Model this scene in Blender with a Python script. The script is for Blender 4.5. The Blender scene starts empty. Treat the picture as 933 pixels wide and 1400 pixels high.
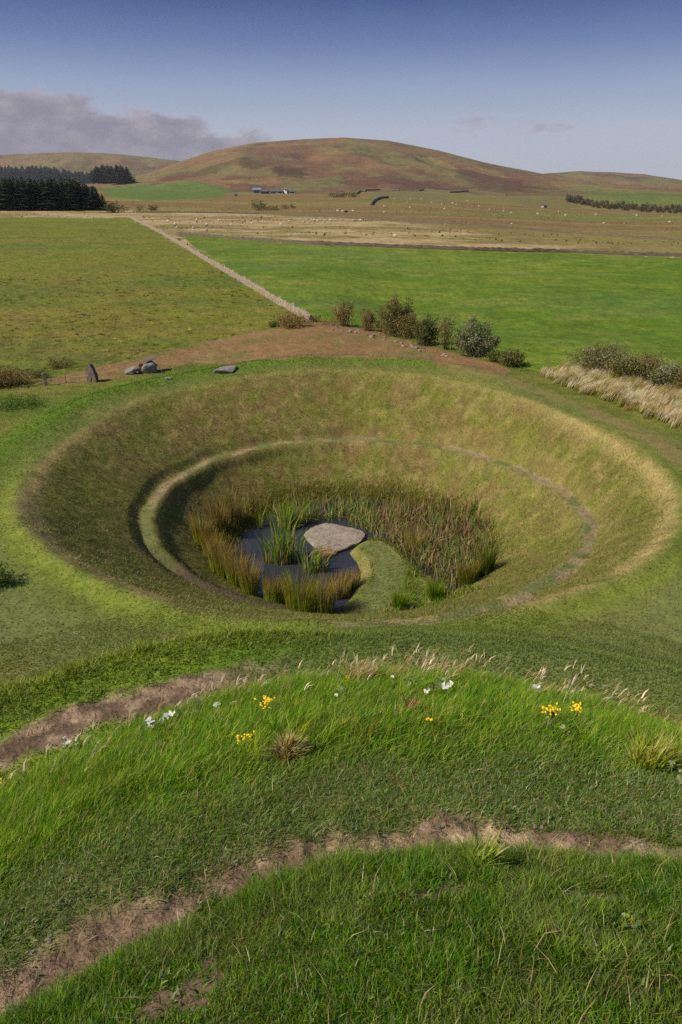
import bpy, math, random
import numpy as np
from mathutils import Vector

random.seed(7)
RNG = np.random.default_rng(11)
sc = bpy.context.scene
COL = sc.collection
R = math.radians

# ------------------------------------------------------------------ camera
CAM_Z, PITCH, FPX, W0, H0 = 12.0, R(24.7), 933.0, 933.0, 1400.0
cam_d = bpy.data.cameras.new('camera')
cam = bpy.data.objects.new('camera', cam_d)
COL.objects.link(cam)
cam.location = (0, 0, CAM_Z)
cam.rotation_euler = (R(90) - PITCH, 0, 0)
cam_d.sensor_fit = 'VERTICAL'
cam_d.sensor_height = 36.0
cam_d.lens = 24.0
cam_d.clip_start = 0.05
cam_d.clip_end = 20000
sc.camera = cam

# ------------------------------------------------------------------ light
SUN_EL, SUN_AZ = R(45), R(-110)            # azimuth from +Y, clockwise positive (sun to the left)
to_sun = Vector((math.sin(SUN_AZ) * math.cos(SUN_EL), math.cos(SUN_AZ) * math.cos(SUN_EL), math.sin(SUN_EL)))
sd = bpy.data.lights.new('sun', 'SUN')
sd.energy = 4.0
sd.angle = R(0.6)
sd.color = (1.0, 0.89, 0.74)
sun = bpy.data.objects.new('sun', sd)
COL.objects.link(sun)
sun.rotation_euler = to_sun.to_track_quat('Z', 'Y').to_euler()
sun.location = (-40, 0, 60)

world = bpy.data.worlds.new("World")
sc.world = world
world.use_nodes = True
SKY_STRENGTH = 0.075
def build_world():
    nt = world.node_tree
    N, L = nt.nodes, nt.links
    N.clear()
    out = N.new('ShaderNodeOutputWorld')
    bg = N.new('ShaderNodeBackground')
    bg.inputs[1].default_value = SKY_STRENGTH
    L.new(bg.outputs[0], out.inputs[0])
    sky = N.new('ShaderNodeTexSky')
    sky.sky_type = 'NISHITA'
    sky.sun_disc = False
    sky.sun_elevation = SUN_EL
    sky.sun_rotation = SUN_AZ
    sky.altitude = 200
    sky.air_density = 1.0
    sky.dust_density = 0.35
    sky.ozone_density = 3.5
    tc = N.new('ShaderNodeTexCoord')
    sep = N.new('ShaderNodeSeparateXYZ')
    L.new(tc.outputs['Generated'], sep.inputs[0])
    def m(op, a, b=None, c=None, clamp=False):
        n = N.new('ShaderNodeMath'); n.operation = op; n.use_clamp = clamp
        for i, v in enumerate((a, b, c)):
            if v is None: continue
            if isinstance(v, (int, float)): n.inputs[i].default_value = v
            else: L.new(v, n.inputs[i])
        return n.outputs[0]
    x, y, z = sep.outputs
    el = m('MULTIPLY', m('ARCSINE', z), 57.2958)
    az = m('MULTIPLY', m('ARCTAN2', x, y), 57.2958)
    comb = N.new('ShaderNodeCombineXYZ')
    L.new(m('MULTIPLY', az, 0.36), comb.inputs[0])
    L.new(m('MULTIPLY', el, 0.75), comb.inputs[1])
    comb.inputs[2].default_value = 3.7
    def noise(scale, det, rough, off=0.0):
        n = N.new('ShaderNodeTexNoise')
        n.inputs['Scale'].default_value = scale
        n.inputs['Detail'].default_value = det
        n.inputs['Roughness'].default_value = rough
        v = N.new('ShaderNodeVectorMath'); v.operation = 'ADD'
        L.new(comb.outputs[0], v.inputs[0]); v.inputs[1].default_value = (off, off * .7, off * .3)
        L.new(v.outputs[0], n.inputs['Vector'])
        return n.outputs['Fac']
    n1 = noise(0.9, 6, 0.55)
    n2 = noise(2.6, 5, 0.55, 5.2)
    # top of the cloud bank as a function of azimuth
    top = m('SUBTRACT', 3.1, m('MULTIPLY', az, 0.185))
    top = m('MINIMUM', top, 8.2)
    top = m('ADD', top, m('MULTIPLY', m('SUBTRACT', n1, 0.5), 4.0))
    top = m('ADD', top, m('MULTIPLY', m('SUBTRACT', n2, 0.5), 1.0))
    bank = m('MULTIPLY', m('SUBTRACT', top, el), 1.5, clamp=True)
    side = m('MULTIPLY', m('SUBTRACT', 4.0, az), 0.11, clamp=True)
    bank = m('MULTIPLY', bank, side)
    bank = m('MULTIPLY', bank, 0.95)
    # small wisps on the right
    def blob(a0, e0, wa, we, off):
        da = m('DIVIDE', m('SUBTRACT', az, a0), wa)
        de = m('DIVIDE', m('SUBTRACT', el, e0), we)
        rr = m('ADD', m('MULTIPLY', da, da), m('MULTIPLY', de, de))
        f = m('SUBTRACT', 1.0, rr)
        f = m('ADD', f, m('MULTIPLY', m('SUBTRACT', noise(3.0, 5, .6, off), 0.58), 5.0))
        return m('MULTIPLY', f, 0.55, clamp=True)
    w1 = blob(9.8, 4.9, 2.3, 0.9, 1.3)
    w2 = blob(14.5, 4.5, 3.0, 0.45, 9.1)
    wisps = m('MULTIPLY', m('MAXIMUM', w1, w2), 0.85)
    cloud = m('MAXIMUM', bank, wisps)
    # thin high haze veil, densest near the horizon, over the deep blue sky
    ramp = N.new('ShaderNodeValToRGB')
    L.new(m('DIVIDE', el, 16.0, clamp=True), ramp.inputs[0])
    cr = ramp.color_ramp
    cr.elements[0].position = 0.0; cr.elements[0].color = (4.5, 4.65, 5.3, 1)
    cr.elements[1].position = 1.0; cr.elements[1].color = (.20, .46, 1.6, 1)
    for p_, c_ in ((.275, (4.0, 4.3, 5.3, 1)), (.45, (2.7, 3.3, 4.8, 1)), (.61, (1.3, 1.85, 3.7, 1)), (.76, (.50, .90, 2.45, 1))):
        e_ = cr.elements.new(p_); e_.color = c_
    veil = m('MULTIPLY', m('DIVIDE', m('SUBTRACT', 34.0, el), 18.0, clamp=True), .93)
    veil = m('ADD', veil, m('MULTIPLY', m('SUBTRACT', noise(0.5, 3, .5, 7.7), .5), .12), clamp=True)
    mix1 = N.new('ShaderNodeMix'); mix1.data_type = 'RGBA'
    L.new(veil, mix1.inputs[0]); L.new(sky.outputs[0], mix1.inputs[6])
    L.new(ramp.outputs[0], mix1.inputs[7])
    ccol = N.new('ShaderNodeMix'); ccol.data_type = 'RGBA'
    edge = m('SUBTRACT', 1.0, m('MULTIPLY', m('SUBTRACT', top, el), .75), clamp=True)
    cf = m('MULTIPLY', m('SUBTRACT', noise(1.3, 4, .5, 2.2), 0.40), 1.6, clamp=True)
    L.new(m('ADD', cf, m('MULTIPLY', edge, .6), clamp=True), ccol.inputs[0])
    ccol.inputs[6].default_value = (2.35, 2.25, 2.85, 1)
    ccol.inputs[7].default_value = (4.1, 3.75, 4.2, 1)
    mix2 = N.new('ShaderNodeMix'); mix2.data_type = 'RGBA'
    L.new(cloud, mix2.inputs[0]); L.new(mix1.outputs[2], mix2.inputs[6]); L.new(ccol.outputs[2], mix2.inputs[7])
    L.new(mix2.outputs[2], bg.inputs[0])
build_world()
vs = sc.view_settings
vs.view_transform = 'Standard'
vs.look = 'None'
vs.gamma = 1
vs.exposure = 0.55
sc.cycles.use_denoising = False
sc.cycles.max_bounces = 6
sc.cycles.diffuse_bounces = 3
sc.cycles.transparent_max_bounces = 8

# ------------------------------------------------------------------ helpers
def lin(c):
    c = np.asarray(c, float) / 255.0
    return np.where(c <= 0.04045, c / 12.92, ((c + 0.055) / 1.055) ** 2.4)
def _hash(ix, iy, s):
    h = (ix.astype(np.int64) * 374761393 + iy.astype(np.int64) * 668265263 + s * 1442695041) & 0xFFFFFFFF
    h = ((h ^ (h >> 13)) * 1274126177) & 0xFFFFFFFF
    h = (h ^ (h >> 16)) & 0xFFFFFF
    return h / float(0xFFFFFF)
def vnoise(x, y, s=0):
    x = np.asarray(x, float); y = np.asarray(y, float)
    ix = np.floor(x); iy = np.floor(y)
    fx = x - ix; fy = y - iy
    fx = fx * fx * (3 - 2 * fx); fy = fy * fy * (3 - 2 * fy)
    a = _hash(ix, iy, s); b = _hash(ix + 1, iy, s); c = _hash(ix, iy + 1, s); d = _hash(ix + 1, iy + 1, s)
    return (a + (b - a) * fx) * (1 - fy) + (c + (d - c) * fx) * fy
def fbm(x, y, oct=4, s=0, gain=0.5):
    t = 0; a = 1; n = 0
    for o in range(oct):
        c, si = math.cos(0.6 * o), math.sin(0.6 * o)
        t = t + a * vnoise((x * c - y * si) * 2 ** o, (x * si + y * c) * 2 ** o, s * 17 + o)
        n += a; a *= gain
    return t / n
def sstep(a, b, x):
    t = np.clip((x - a) / (b - a), 0, 1)
    return t * t * (3 - 2 * t)
def ray(px, py):
    u = (px - W0 / 2) / FPX; v = (H0 / 2 - py) / FPX
    return (u, math.cos(PITCH) + v * math.sin(PITCH), -math.sin(PITCH) + v * math.cos(PITCH))
def at_z(px, py, z):
    d = ray(px, py); t = (z - CAM_Z) / d[2]
    return np.array((d[0] * t, d[1] * t, z))
def at_Y(px, py, Y):
    d = ray(px, py); t = Y / d[1]
    return np.array((d[0] * t, Y, CAM_Z + d[2] * t))
def project(p):
    x, y, z = p[0], p[1], p[2] - CAM_Z
    dep = y * math.cos(PITCH) - z * math.sin(PITCH)
    v = y * math.sin(PITCH) + z * math.cos(PITCH)
    return W0 / 2 + FPX * x / dep, H0 / 2 - FPX * v / dep, dep
def in_poly(x, y, poly):
    inside = np.zeros(np.shape(x), bool)
    n = len(poly)
    for i in range(n):
        x0, y0 = poly[i][0], poly[i][1]; x1, y1 = poly[(i + 1) % n][0], poly[(i + 1) % n][1]
        if y0 == y1: continue
        c = ((y0 > y) != (y1 > y)) & (x < (x1 - x0) * (y - y0) / (y1 - y0) + x0)
        inside ^= c
    return inside
def resample(pts, n):
    pts = np.asarray(pts, float)
    seg = np.r_[0, np.cumsum(np.linalg.norm(np.diff(pts[:, :2], axis=0), axis=1))]
    t = np.linspace(0, seg[-1], n)
    out = np.stack([np.interp(t, seg, pts[:, k]) for k in range(pts.shape[1])], 1)
    for _ in range(max(2, n // 25)):
        out[1:-1] = (out[:-2] + 2 * out[1:-1] + out[2:]) / 4
    return out
def near_poly(x, y, P, maxd, chunk=20000):
    """distance to polyline P and the index of its nearest point; far points get 1e3"""
    D = np.full(x.shape, 1e3); I = np.zeros(x.shape, int)
    m = np.where((x > P[:, 0].min() - maxd) & (x < P[:, 0].max() + maxd) & (y > P[:, 1].min() - maxd) & (y < P[:, 1].max() + maxd))[0]
    for k in range(0, len(m), chunk):
        q = m[k:k + chunk]
        dd = (x[q, None] - P[None, :, 0]) ** 2 + (y[q, None] - P[None, :, 1]) ** 2
        j = dd.argmin(1); I[q] = j
        D[q] = np.sqrt(dd[np.arange(len(q)), j])
    return D, I

# ------------------------------------------------------------------ terrain shape
MX, MY = 1.0, -0.3                        # top of the viewing mound
CX, CY, WATER = 0.7, 36.0, -7.0           # crater centre, pond level
MR = np.array([0, .8, 1.0, 2.70, 2.90, 2.98, 3.06, 3.4, 3.8, 5, 6.3, 7.0, 7.4, 8, 8.8, 9.2, 9.45, 10.25, 10.5, 11.0, 11.7, 13, 15, 17, 18.2, 19.5])
MZ = np.array([10.35, 10.28, 10.2, 9.03, 8.88, 8.70, 8.60, 8.57, 8.48, 7.97, 7.32, 6.93, 6.66, 6.1, 5.3, 4.93, 4.78, 4.70, 4.68, 4.52, 4.1, 3.15, 1.8, .55, .05, 0])
_rr = np.linspace(0, 21, 2101)
_mz = np.interp(_rr, MR, MZ)
_k = np.hanning(25); _k /= _k.sum()
_mz = np.convolve(np.pad(_mz, 12, mode='edge'), _k, 'valid')
rim_px = [(480, 503), (380, 508), (300, 519), (230, 534), (170, 555), (110, 590), (62, 632), (40, 680), (58, 730), (120, 778), (215, 815), (330, 843), (450, 851),
          (560, 848), (680, 830), (800, 800), (880, 762), (918, 705), (905, 650), (850, 605), (780, 568), (700, 538), (600, 513)]
def lean_of_site(x, y):
    """the lawn falls about 0.8 m towards the left of the crater"""
    return -.85 * sstep(-2, -14.5, x) * sstep(22, 31, y) * (1 - sstep(58, 90, np.hypot(x, y)))
_rp = []
for a, b in rim_px:
    p_ = at_z(a, b, 0)
    for _ in range(6): p_ = at_z(a, b, float(lean_of_site(p_[0], p_[1])))
    _rp.append(p_)
_rp = np.array(_rp)
_th = np.arctan2(_rp[:, 1] - CY, _rp[:, 0] - CX); _rad = np.hypot(_rp[:, 0] - CX, _rp[:, 1] - CY)
TH = np.linspace(-math.pi, math.pi, 721)
o = np.argsort(_th)
RIM = np.interp(TH, _th[o], _rad[o], period=2 * math.pi)
def smooth_per(a, n):
    k = np.hanning(2 * n + 1); k /= k.sum()
    b = a[:-1]
    b = np.convolve(np.r_[b[-n:], b, b[:n]], k, 'valid')
    return np.r_[b, b[0]]
RIM = smooth_per(RIM, 36)
spiral_px = [(470, 868, 0.0), (540, 862, -.05), (620, 847, -.4), (700, 822, -1.0), (770, 786, -1.7), (803, 748, -2.3), (809, 715, -2.75), (770, 672, -3.25), (690, 634, -3.7),
             (600, 610, -3.95), (480, 599, -4.05), (380, 606, -3.95), (290, 627, -3.8), (225, 662, -3.65), (198, 705, -3.7), (207, 748, -4.1), (250, 788, -4.75),
             (320, 818, -5.5), (400, 836, -6.15), (470, 838, -6.5)]
SPIRAL = resample([at_z(*p) for p in spiral_px], 420)
spit_px = [(455, 846, -6.45), (500, 830, -6.45), (528, 805, -6.5), (535, 778, -6.5), (515, 750, -6.5)]
SPIT = resample([at_z(*p) for p in spit_px], 60)
# radius / height of the bench as a function of angle
_m = SPIRAL[40:-25]
_sth = np.unwrap(np.arctan2(_m[:, 1] - CY, _m[:, 0] - CX))
_srad = np.hypot(_m[:, 0] - CX, _m[:, 1] - CY)
BR = np.interp(TH, ((_sth + math.pi) % (2 * math.pi) - math.pi)[np.argsort((_sth + math.pi) % (2 * math.pi) - math.pi)],
               _srad[np.argsort((_sth + math.pi) % (2 * math.pi) - math.pi)], period=2 * math.pi)
BZ = np.interp(TH, np.sort((_sth + math.pi) % (2 * math.pi) - math.pi), _m[:, 2][np.argsort((_sth + math.pi) % (2 * math.pi) - math.pi)], period=2 * math.pi)
BR = smooth_per(BR, 20); BZ = smooth_per(BZ, 20)
POND_R = 7.1

hill_main = [(-400, 268), (-100, 262), (0, 258), (120, 251), (180, 244), (212, 234), (240, 223), (290, 207), (350, 195), (420, 190), (470, 188), (530, 192), (600, 205), (660, 221), (740, 237), (800, 247), (860, 258), (933, 267), (1100, 276), (1400, 282)]
hill_left = [(-500, 222), (-100, 216), (0, 212), (60, 209), (110, 208), (170, 211), (240, 219), (300, 235), (400, 262)]
hill_right = [(600, 265), (690, 246), (740, 238), (790, 234), (830, 235), (880, 238), (933, 246), (1000, 252), (1300, 262)]
def ridge(pxs, Y):
    p = np.array([at_Y(a, b, Y) for a, b in pxs])
    return p[:, 0], p[:, 2]
YM, YL, YR = 2500.0, 3900.0, 3700.0
HMx, HMz = ridge(hill_main, YM); HLx, HLz = ridge(hill_left, YL); HRx, HRz = ridge(hill_right, YR)

PATH_IN = resample([at_z(a, b, 8.58) for a, b in [(-90, 1425), (0, 1372), (60, 1338), (130, 1298), (200, 1263), (280, 1223), (360, 1188), (430, 1168), (500, 1153), (580, 1146), (660, 1148), (740, 1156), (820, 1166), (933, 1184), (1050, 1211)]], 160)
_pf = np.arctan2(PATH_IN[:, 1] - MY, PATH_IN[:, 0] - MX)[::-1]; _pr = np.hypot(PATH_IN[:, 0] - MX, PATH_IN[:, 1] - MY)[::-1]
_pr = np.clip(_pr, 2.75, 3.9)
LAND_px = [(425, 856), (452, 838), (474, 816), (487, 798), (491, 779), (484, 764), (474, 752), (486, 742), (505, 734), (527, 738), (550, 750), (574, 772), (600, 798), (640, 812), (655, 850)]
LAND = resample([at_z(a, b, WATER + .3) for a, b in LAND_px], 220)
def height(x, y, detail=True):
    x = np.asarray(x, float); y = np.asarray(y, float)
    shp = x.shape; x = x.ravel(); y = y.ravel()
    d = np.hypot(x, y)
    azr = np.arctan2(x, np.maximum(y, 1e-3))
    k = 1 - sstep(R(2), R(24), azr)
    k = np.where(y < 0, 0, k)
    g = 0.015 * np.clip(d - 95, 0, 330) + 0.028 * np.clip(d - 425, 0, 480)
    z = g * (0.08 + 0.92 * k) - 1.3 * sstep(60, 85, d) * (1 - sstep(120, 200, d)) * sstep(R(-3), R(6), azr)
    z = z + sstep(100, 400, d) * 1.2 * (fbm(x / 140, y / 140, 3, 3) - .5) * 2
    # hills
    yy = np.maximum(y, 1)
    far = y > 600
    if far.any():
        xf, yf = x[far], y[far]
        g0 = z[far]
        def hill(Xs, Zs, Yc, Y0, back, seed, amp):
            C = np.interp(xf * Yc / np.maximum(yf, 900) * .5 + xf * .5, Xs, Zs)
            u = (yf - Y0) / (Yc - Y0)
            uf = np.clip(u, 0, 1)
            f = uf ** 1.18
            f = np.where(u > 1, 1 - sstep(Yc, Yc + back, yf) * 0.9, f)
            nz = (fbm(xf / 420, yf / 620, 4, seed) - .5) * amp * 4 * uf * np.clip(1.02 - uf, 0, 1)
            nz += -np.abs(fbm(xf / 230 + yf / 900, yf / 900, 3, seed + 1) - .5) * amp * 2.2 * uf * np.clip(1.0 - uf, 0, 1) * 2
            return np.where(u > 0, (C - 12) * f + nz, -50) + 12 * (u > 0)
        h1 = hill(HMx, HMz, YM, 900, 1200, 21, 56)
        h2 = hill(HLx, HLz, YL, 2500, 1500, 31, 36)
        h3 = hill(HRx, HRz, YR, 2300, 1500, 41, 36)
        hh = np.maximum(np.maximum(h1, h2), h3)
        t = sstep(880, 1010, yf)
        z[far] = np.where(hh > g0, g0 + (hh - g0) * t, g0)
    # mound
    mr = np.hypot(x - MX, y - MY)
    phi = np.arctan2(y - MY, x - MX)
    mr = mr - (np.interp(phi, _pf, _pr) - 3.22) * sstep(6.5, 3.7, mr)
    mr = mr + np.interp(phi, [R(40), R(65), R(80), R(97), R(112), R(128), R(150)], [.9, .85, .5, .28, .40, .62, .7]) * sstep(3.9, 6.4, mr) * sstep(9.9, 8.4, mr)
    z = z + np.interp(mr, _rr, _mz, right=0)
    z = z + .34 * np.exp(-((mr - 11.1) / .45) ** 2) * sstep(R(92), R(112), phi)
    # crater
    rc = np.hypot(x - CX, y - CY); th = np.arctan2(y - CY, x - CX)
    near = rc < 26
    tl = lean_of_site(x, y)
    z = np.where(near, z, z + tl)
    if near.any():
        q = np.where(near)[0]
        r_, t_ = rc[q], th[q]
        rim = np.interp(t_, TH, RIM); br = np.interp(t_, TH, BR); bz = np.interp(t_, TH, BZ)
        br = np.minimum(br, rim - 1.0)
        tq = tl[q]
        zz = np.where(r_ > br, bz + (tq - bz) * (r_ - br) / (rim - br), bz + (WATER - bz) * (br - r_) / (br - POND_R))
        zz = np.where(r_ > rim, tq, zz)
        bed = WATER - 0.75 * sstep(POND_R + .2, POND_R - 2.6, r_)
        zz = np.where(r_ < POND_R, bed, zz)
        # soft rounded rim
        e = (rim - r_)
        soft = 0.6 + 0.6 * sstep(-.2, .8, np.cos(t_))
        rnd = -0.55 * (np.sqrt(e * e + soft ** 2 * .35) - np.abs(e)) * 0.5 * np.exp(-(e / (1.8 * soft)) ** 2)
        zz = zz + rnd + .20 * np.exp(-((e + .45) / .42) ** 2) * sstep(.1, -.55, np.sin(t_))
        D, I = near_poly(x[q], y[q], SPIRAL, 2.0)
        w = 1 - sstep(.20, .95, D)
        zz = zz * (1 - w) + SPIRAL[I, 2] * w
        # low grassy lip just inside of the bench
        zz = zz + 0.05 * np.exp(-((D - .72) / .22) ** 2) * (r_ < br)
        # outer lip along the far side
        far_side = sstep(-.15, .5, np.sin(t_)) * sstep(.95, .2, np.cos(t_))
        zz = zz + 0.42 * np.exp(-((r_ - rim - 2.6) / 1.1) ** 2) * far_side
        D2, I2 = near_poly(x[q], y[q], LAND, 3.0)
        ins = in_poly(x[q], y[q], LAND)
        sd_ = np.where(ins, np.minimum(D2, 3), -D2)
        land = WATER - .55 + 1.05 * sstep(-.7, .75, sd_) + .03 * np.clip(sd_, 0, 1.5)
        zz = np.where((sd_ > -.9) & (r_ < POND_R + 2.5), np.maximum(zz, land), zz)
        z[q] += zz
    if detail:
        fade = 1 - sstep(60, 200, d)
        nr_ = (d < 13) & (d > 1)
        if nr_.any():
            dq, _ = near_poly(x, y, PATH_IN, .6)
            dq = np.minimum(dq, 1)
            z = z + (1 - sstep(.2, .55, dq)) * ((fbm(x * 5, y * 5, 3, 191) - .5) * .09 + (fbm(x * 13, y * 13, 2, 192) - .5) * .03)
        z = z + fade * ((fbm(x * .5, y * .5, 3, 5) - .5) * .16 + (fbm(x * 2.2, y * 2.2, 3, 6) - .5) * .07 * sstep(.5, 3, d))
    return z.reshape(shp)

_T = np.exp(np.linspace(math.log(1.0), math.log(7000), 5000))
def at(px, py):
    """ground point seen at a pixel of the photograph"""
    dx, dy, dz = ray(px, py)
    X, Y, Z = dx * _T, dy * _T, CAM_Z + dz * _T
    h = height(X, Y)
    below = np.where(Z < h)[0]
    if len(below) == 0: return np.array((dx * 2500, dy * 2500, 100.0))
    i = max(below[0], 1)
    a, b = _T[i - 1], _T[i]
    for _ in range(18):
        m = (a + b) / 2
        if CAM_Z + dz * m < height(np.array([dx * m]), np.array([dy * m]))[0]: b = m
        else: a = m
    return np.array((dx * b, dy * b, float(height(np.array([dx * b]), np.array([dy * b]))[0])))
def gz(x, y):
    return float(height(np.array([x]), np.array([y]))[0])
def h_for(base, py_top):
    """height of an upright thing at base whose top is seen at row py_top"""
    lo = 0.0
    hi = min(200.0, CAM_Z - base[2] + (base[1] * math.cos(PITCH) - .3) / math.sin(PITCH))
    for _ in range(50):
        m = (lo + hi) / 2
        if project((base[0], base[1], base[2] + m))[1] > py_top: lo = m
        else: hi = m
    return lo
def w_for(base, px):
    return px * project(base)[2] / FPX
def poly(pxs):
    return np.array([at(a, b)[:2] for a, b in pxs])

# ------------------------------------------------------------------ ground cover regions (plan polygons)
P_LEFT = poly([(-260, 297), (0, 297), (60, 297), (120, 299), (178, 297), (230, 325), (300, 367), (360, 402), (424, 440), (400, 446), (330, 458), (250, 474), (190, 487), (130, 502), (60, 516), (0, 528), (-200, 560)])
P_RIGHT = poly([(243, 321), (330, 328), (430, 335), (540, 339), (650, 343), (780, 346), (933, 352), (1250, 362), (1250, 640), (1000, 548), (900, 520), (840, 503), (780, 507), (735, 508), (700, 499), (650, 488), (600, 473), (560, 464), (520, 452), (480, 445), (432, 440), (370, 403), (300, 360)])
P_TRACK = poly([(40, 524), (90, 512), (150, 497), (210, 484), (300, 463), (400, 446), (440, 440), (480, 447), (520, 453), (560, 466), (600, 476), (650, 490), (700, 505), (690, 513), (620, 499), (560, 491), (500, 489), (430, 487), (370, 493), (320, 497), (260, 497), (215, 507), (160, 517), (90, 526)])
TRACK2 = resample([at(a, b) for a, b in [(560, 488), (620, 500), (680, 515), (740, 535), (800, 558), (860, 584), (905, 607), (960, 650), (990, 700)]], 90)
PATH_OUT = resample([at(a, b) for a, b in [(-150, 1085), (0, 1030), (60, 1003), (130, 975), (200, 955), (270, 938), (340, 922), (400, 911), (455, 905)]] , 120)
G_FIELDS = [poly(p) for p in ([(128, 256), (200, 252), (330, 262), (300, 270), (200, 275), (145, 268)], [(375, 252), (470, 239), (505, 252), (430, 262)], [(505, 264), (560, 260), (620, 264), (610, 276), (500, 277)],
                              [(800, 256), (870, 263), (1000, 268), (1000, 287), (850, 280), (795, 268)], [(690, 268), (760, 268), (800, 285), (720, 282)])]
P_BLANK = poly([(368, 236), (395, 226), (418, 229), (414, 238), (385, 243)])
P_BROWN = [poly(p) for p in ([(455, 247), (540, 238), (640, 255), (600, 263), (500, 254)], [(610, 226), (700, 245), (780, 262), (690, 258)], [(310, 252), (420, 258), (440, 265), (330, 263)], [(200, 243), (300, 236), (370, 246), (250, 252)])]

BARE = [(at(270, 1352), .10, .17), (at(215, 1375), .09, .10), (at(618, 1212), .13, .07), (at(590, 1224), .10, .05), (at(805, 1228), .14, .06), (at(705, 1215), .08, .04)]
def bare_w(x, y):
    w = np.zeros(len(x)); j = (fbm(x * 9, y * 9, 3, 193) - .5) * 1.3
    for p, a, b in BARE:
        w = np.maximum(w, sstep(1.25, .6, np.hypot((x - p[0]) / a, (y - p[1]) / b) + j))
    return w
def mix3(a, b, t):
    return a + (b - a) * t[:, None]
C_ = {k: lin(v) for k, v in dict(
    lawn=(84, 96, 34), lawn2=(104, 106, 44), worn=(100, 107, 62), hay=(138, 124, 78), hay2=(114, 95, 60), lush=(80, 114, 24), bright=(110, 126, 36),
    dirt=(100, 82, 66), dirt2=(152, 130, 106), track=(122, 96, 64), trackg=(100, 98, 52), olive=(98, 104, 30), olive2=(106, 98, 40), leaf=(80, 104, 22), leaf2=(106, 117, 36),
    moor=(154, 134, 100), moor2=(116, 108, 60), mbrown=(112, 92, 56), heather=(88, 64, 50), hgrass=(116, 92, 62), hgreen=(102, 98, 58), dgreen=(78, 102, 40), mud=(48, 40, 30), spath=(136, 120, 92), soil=(88, 74, 50)).items()}

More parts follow.
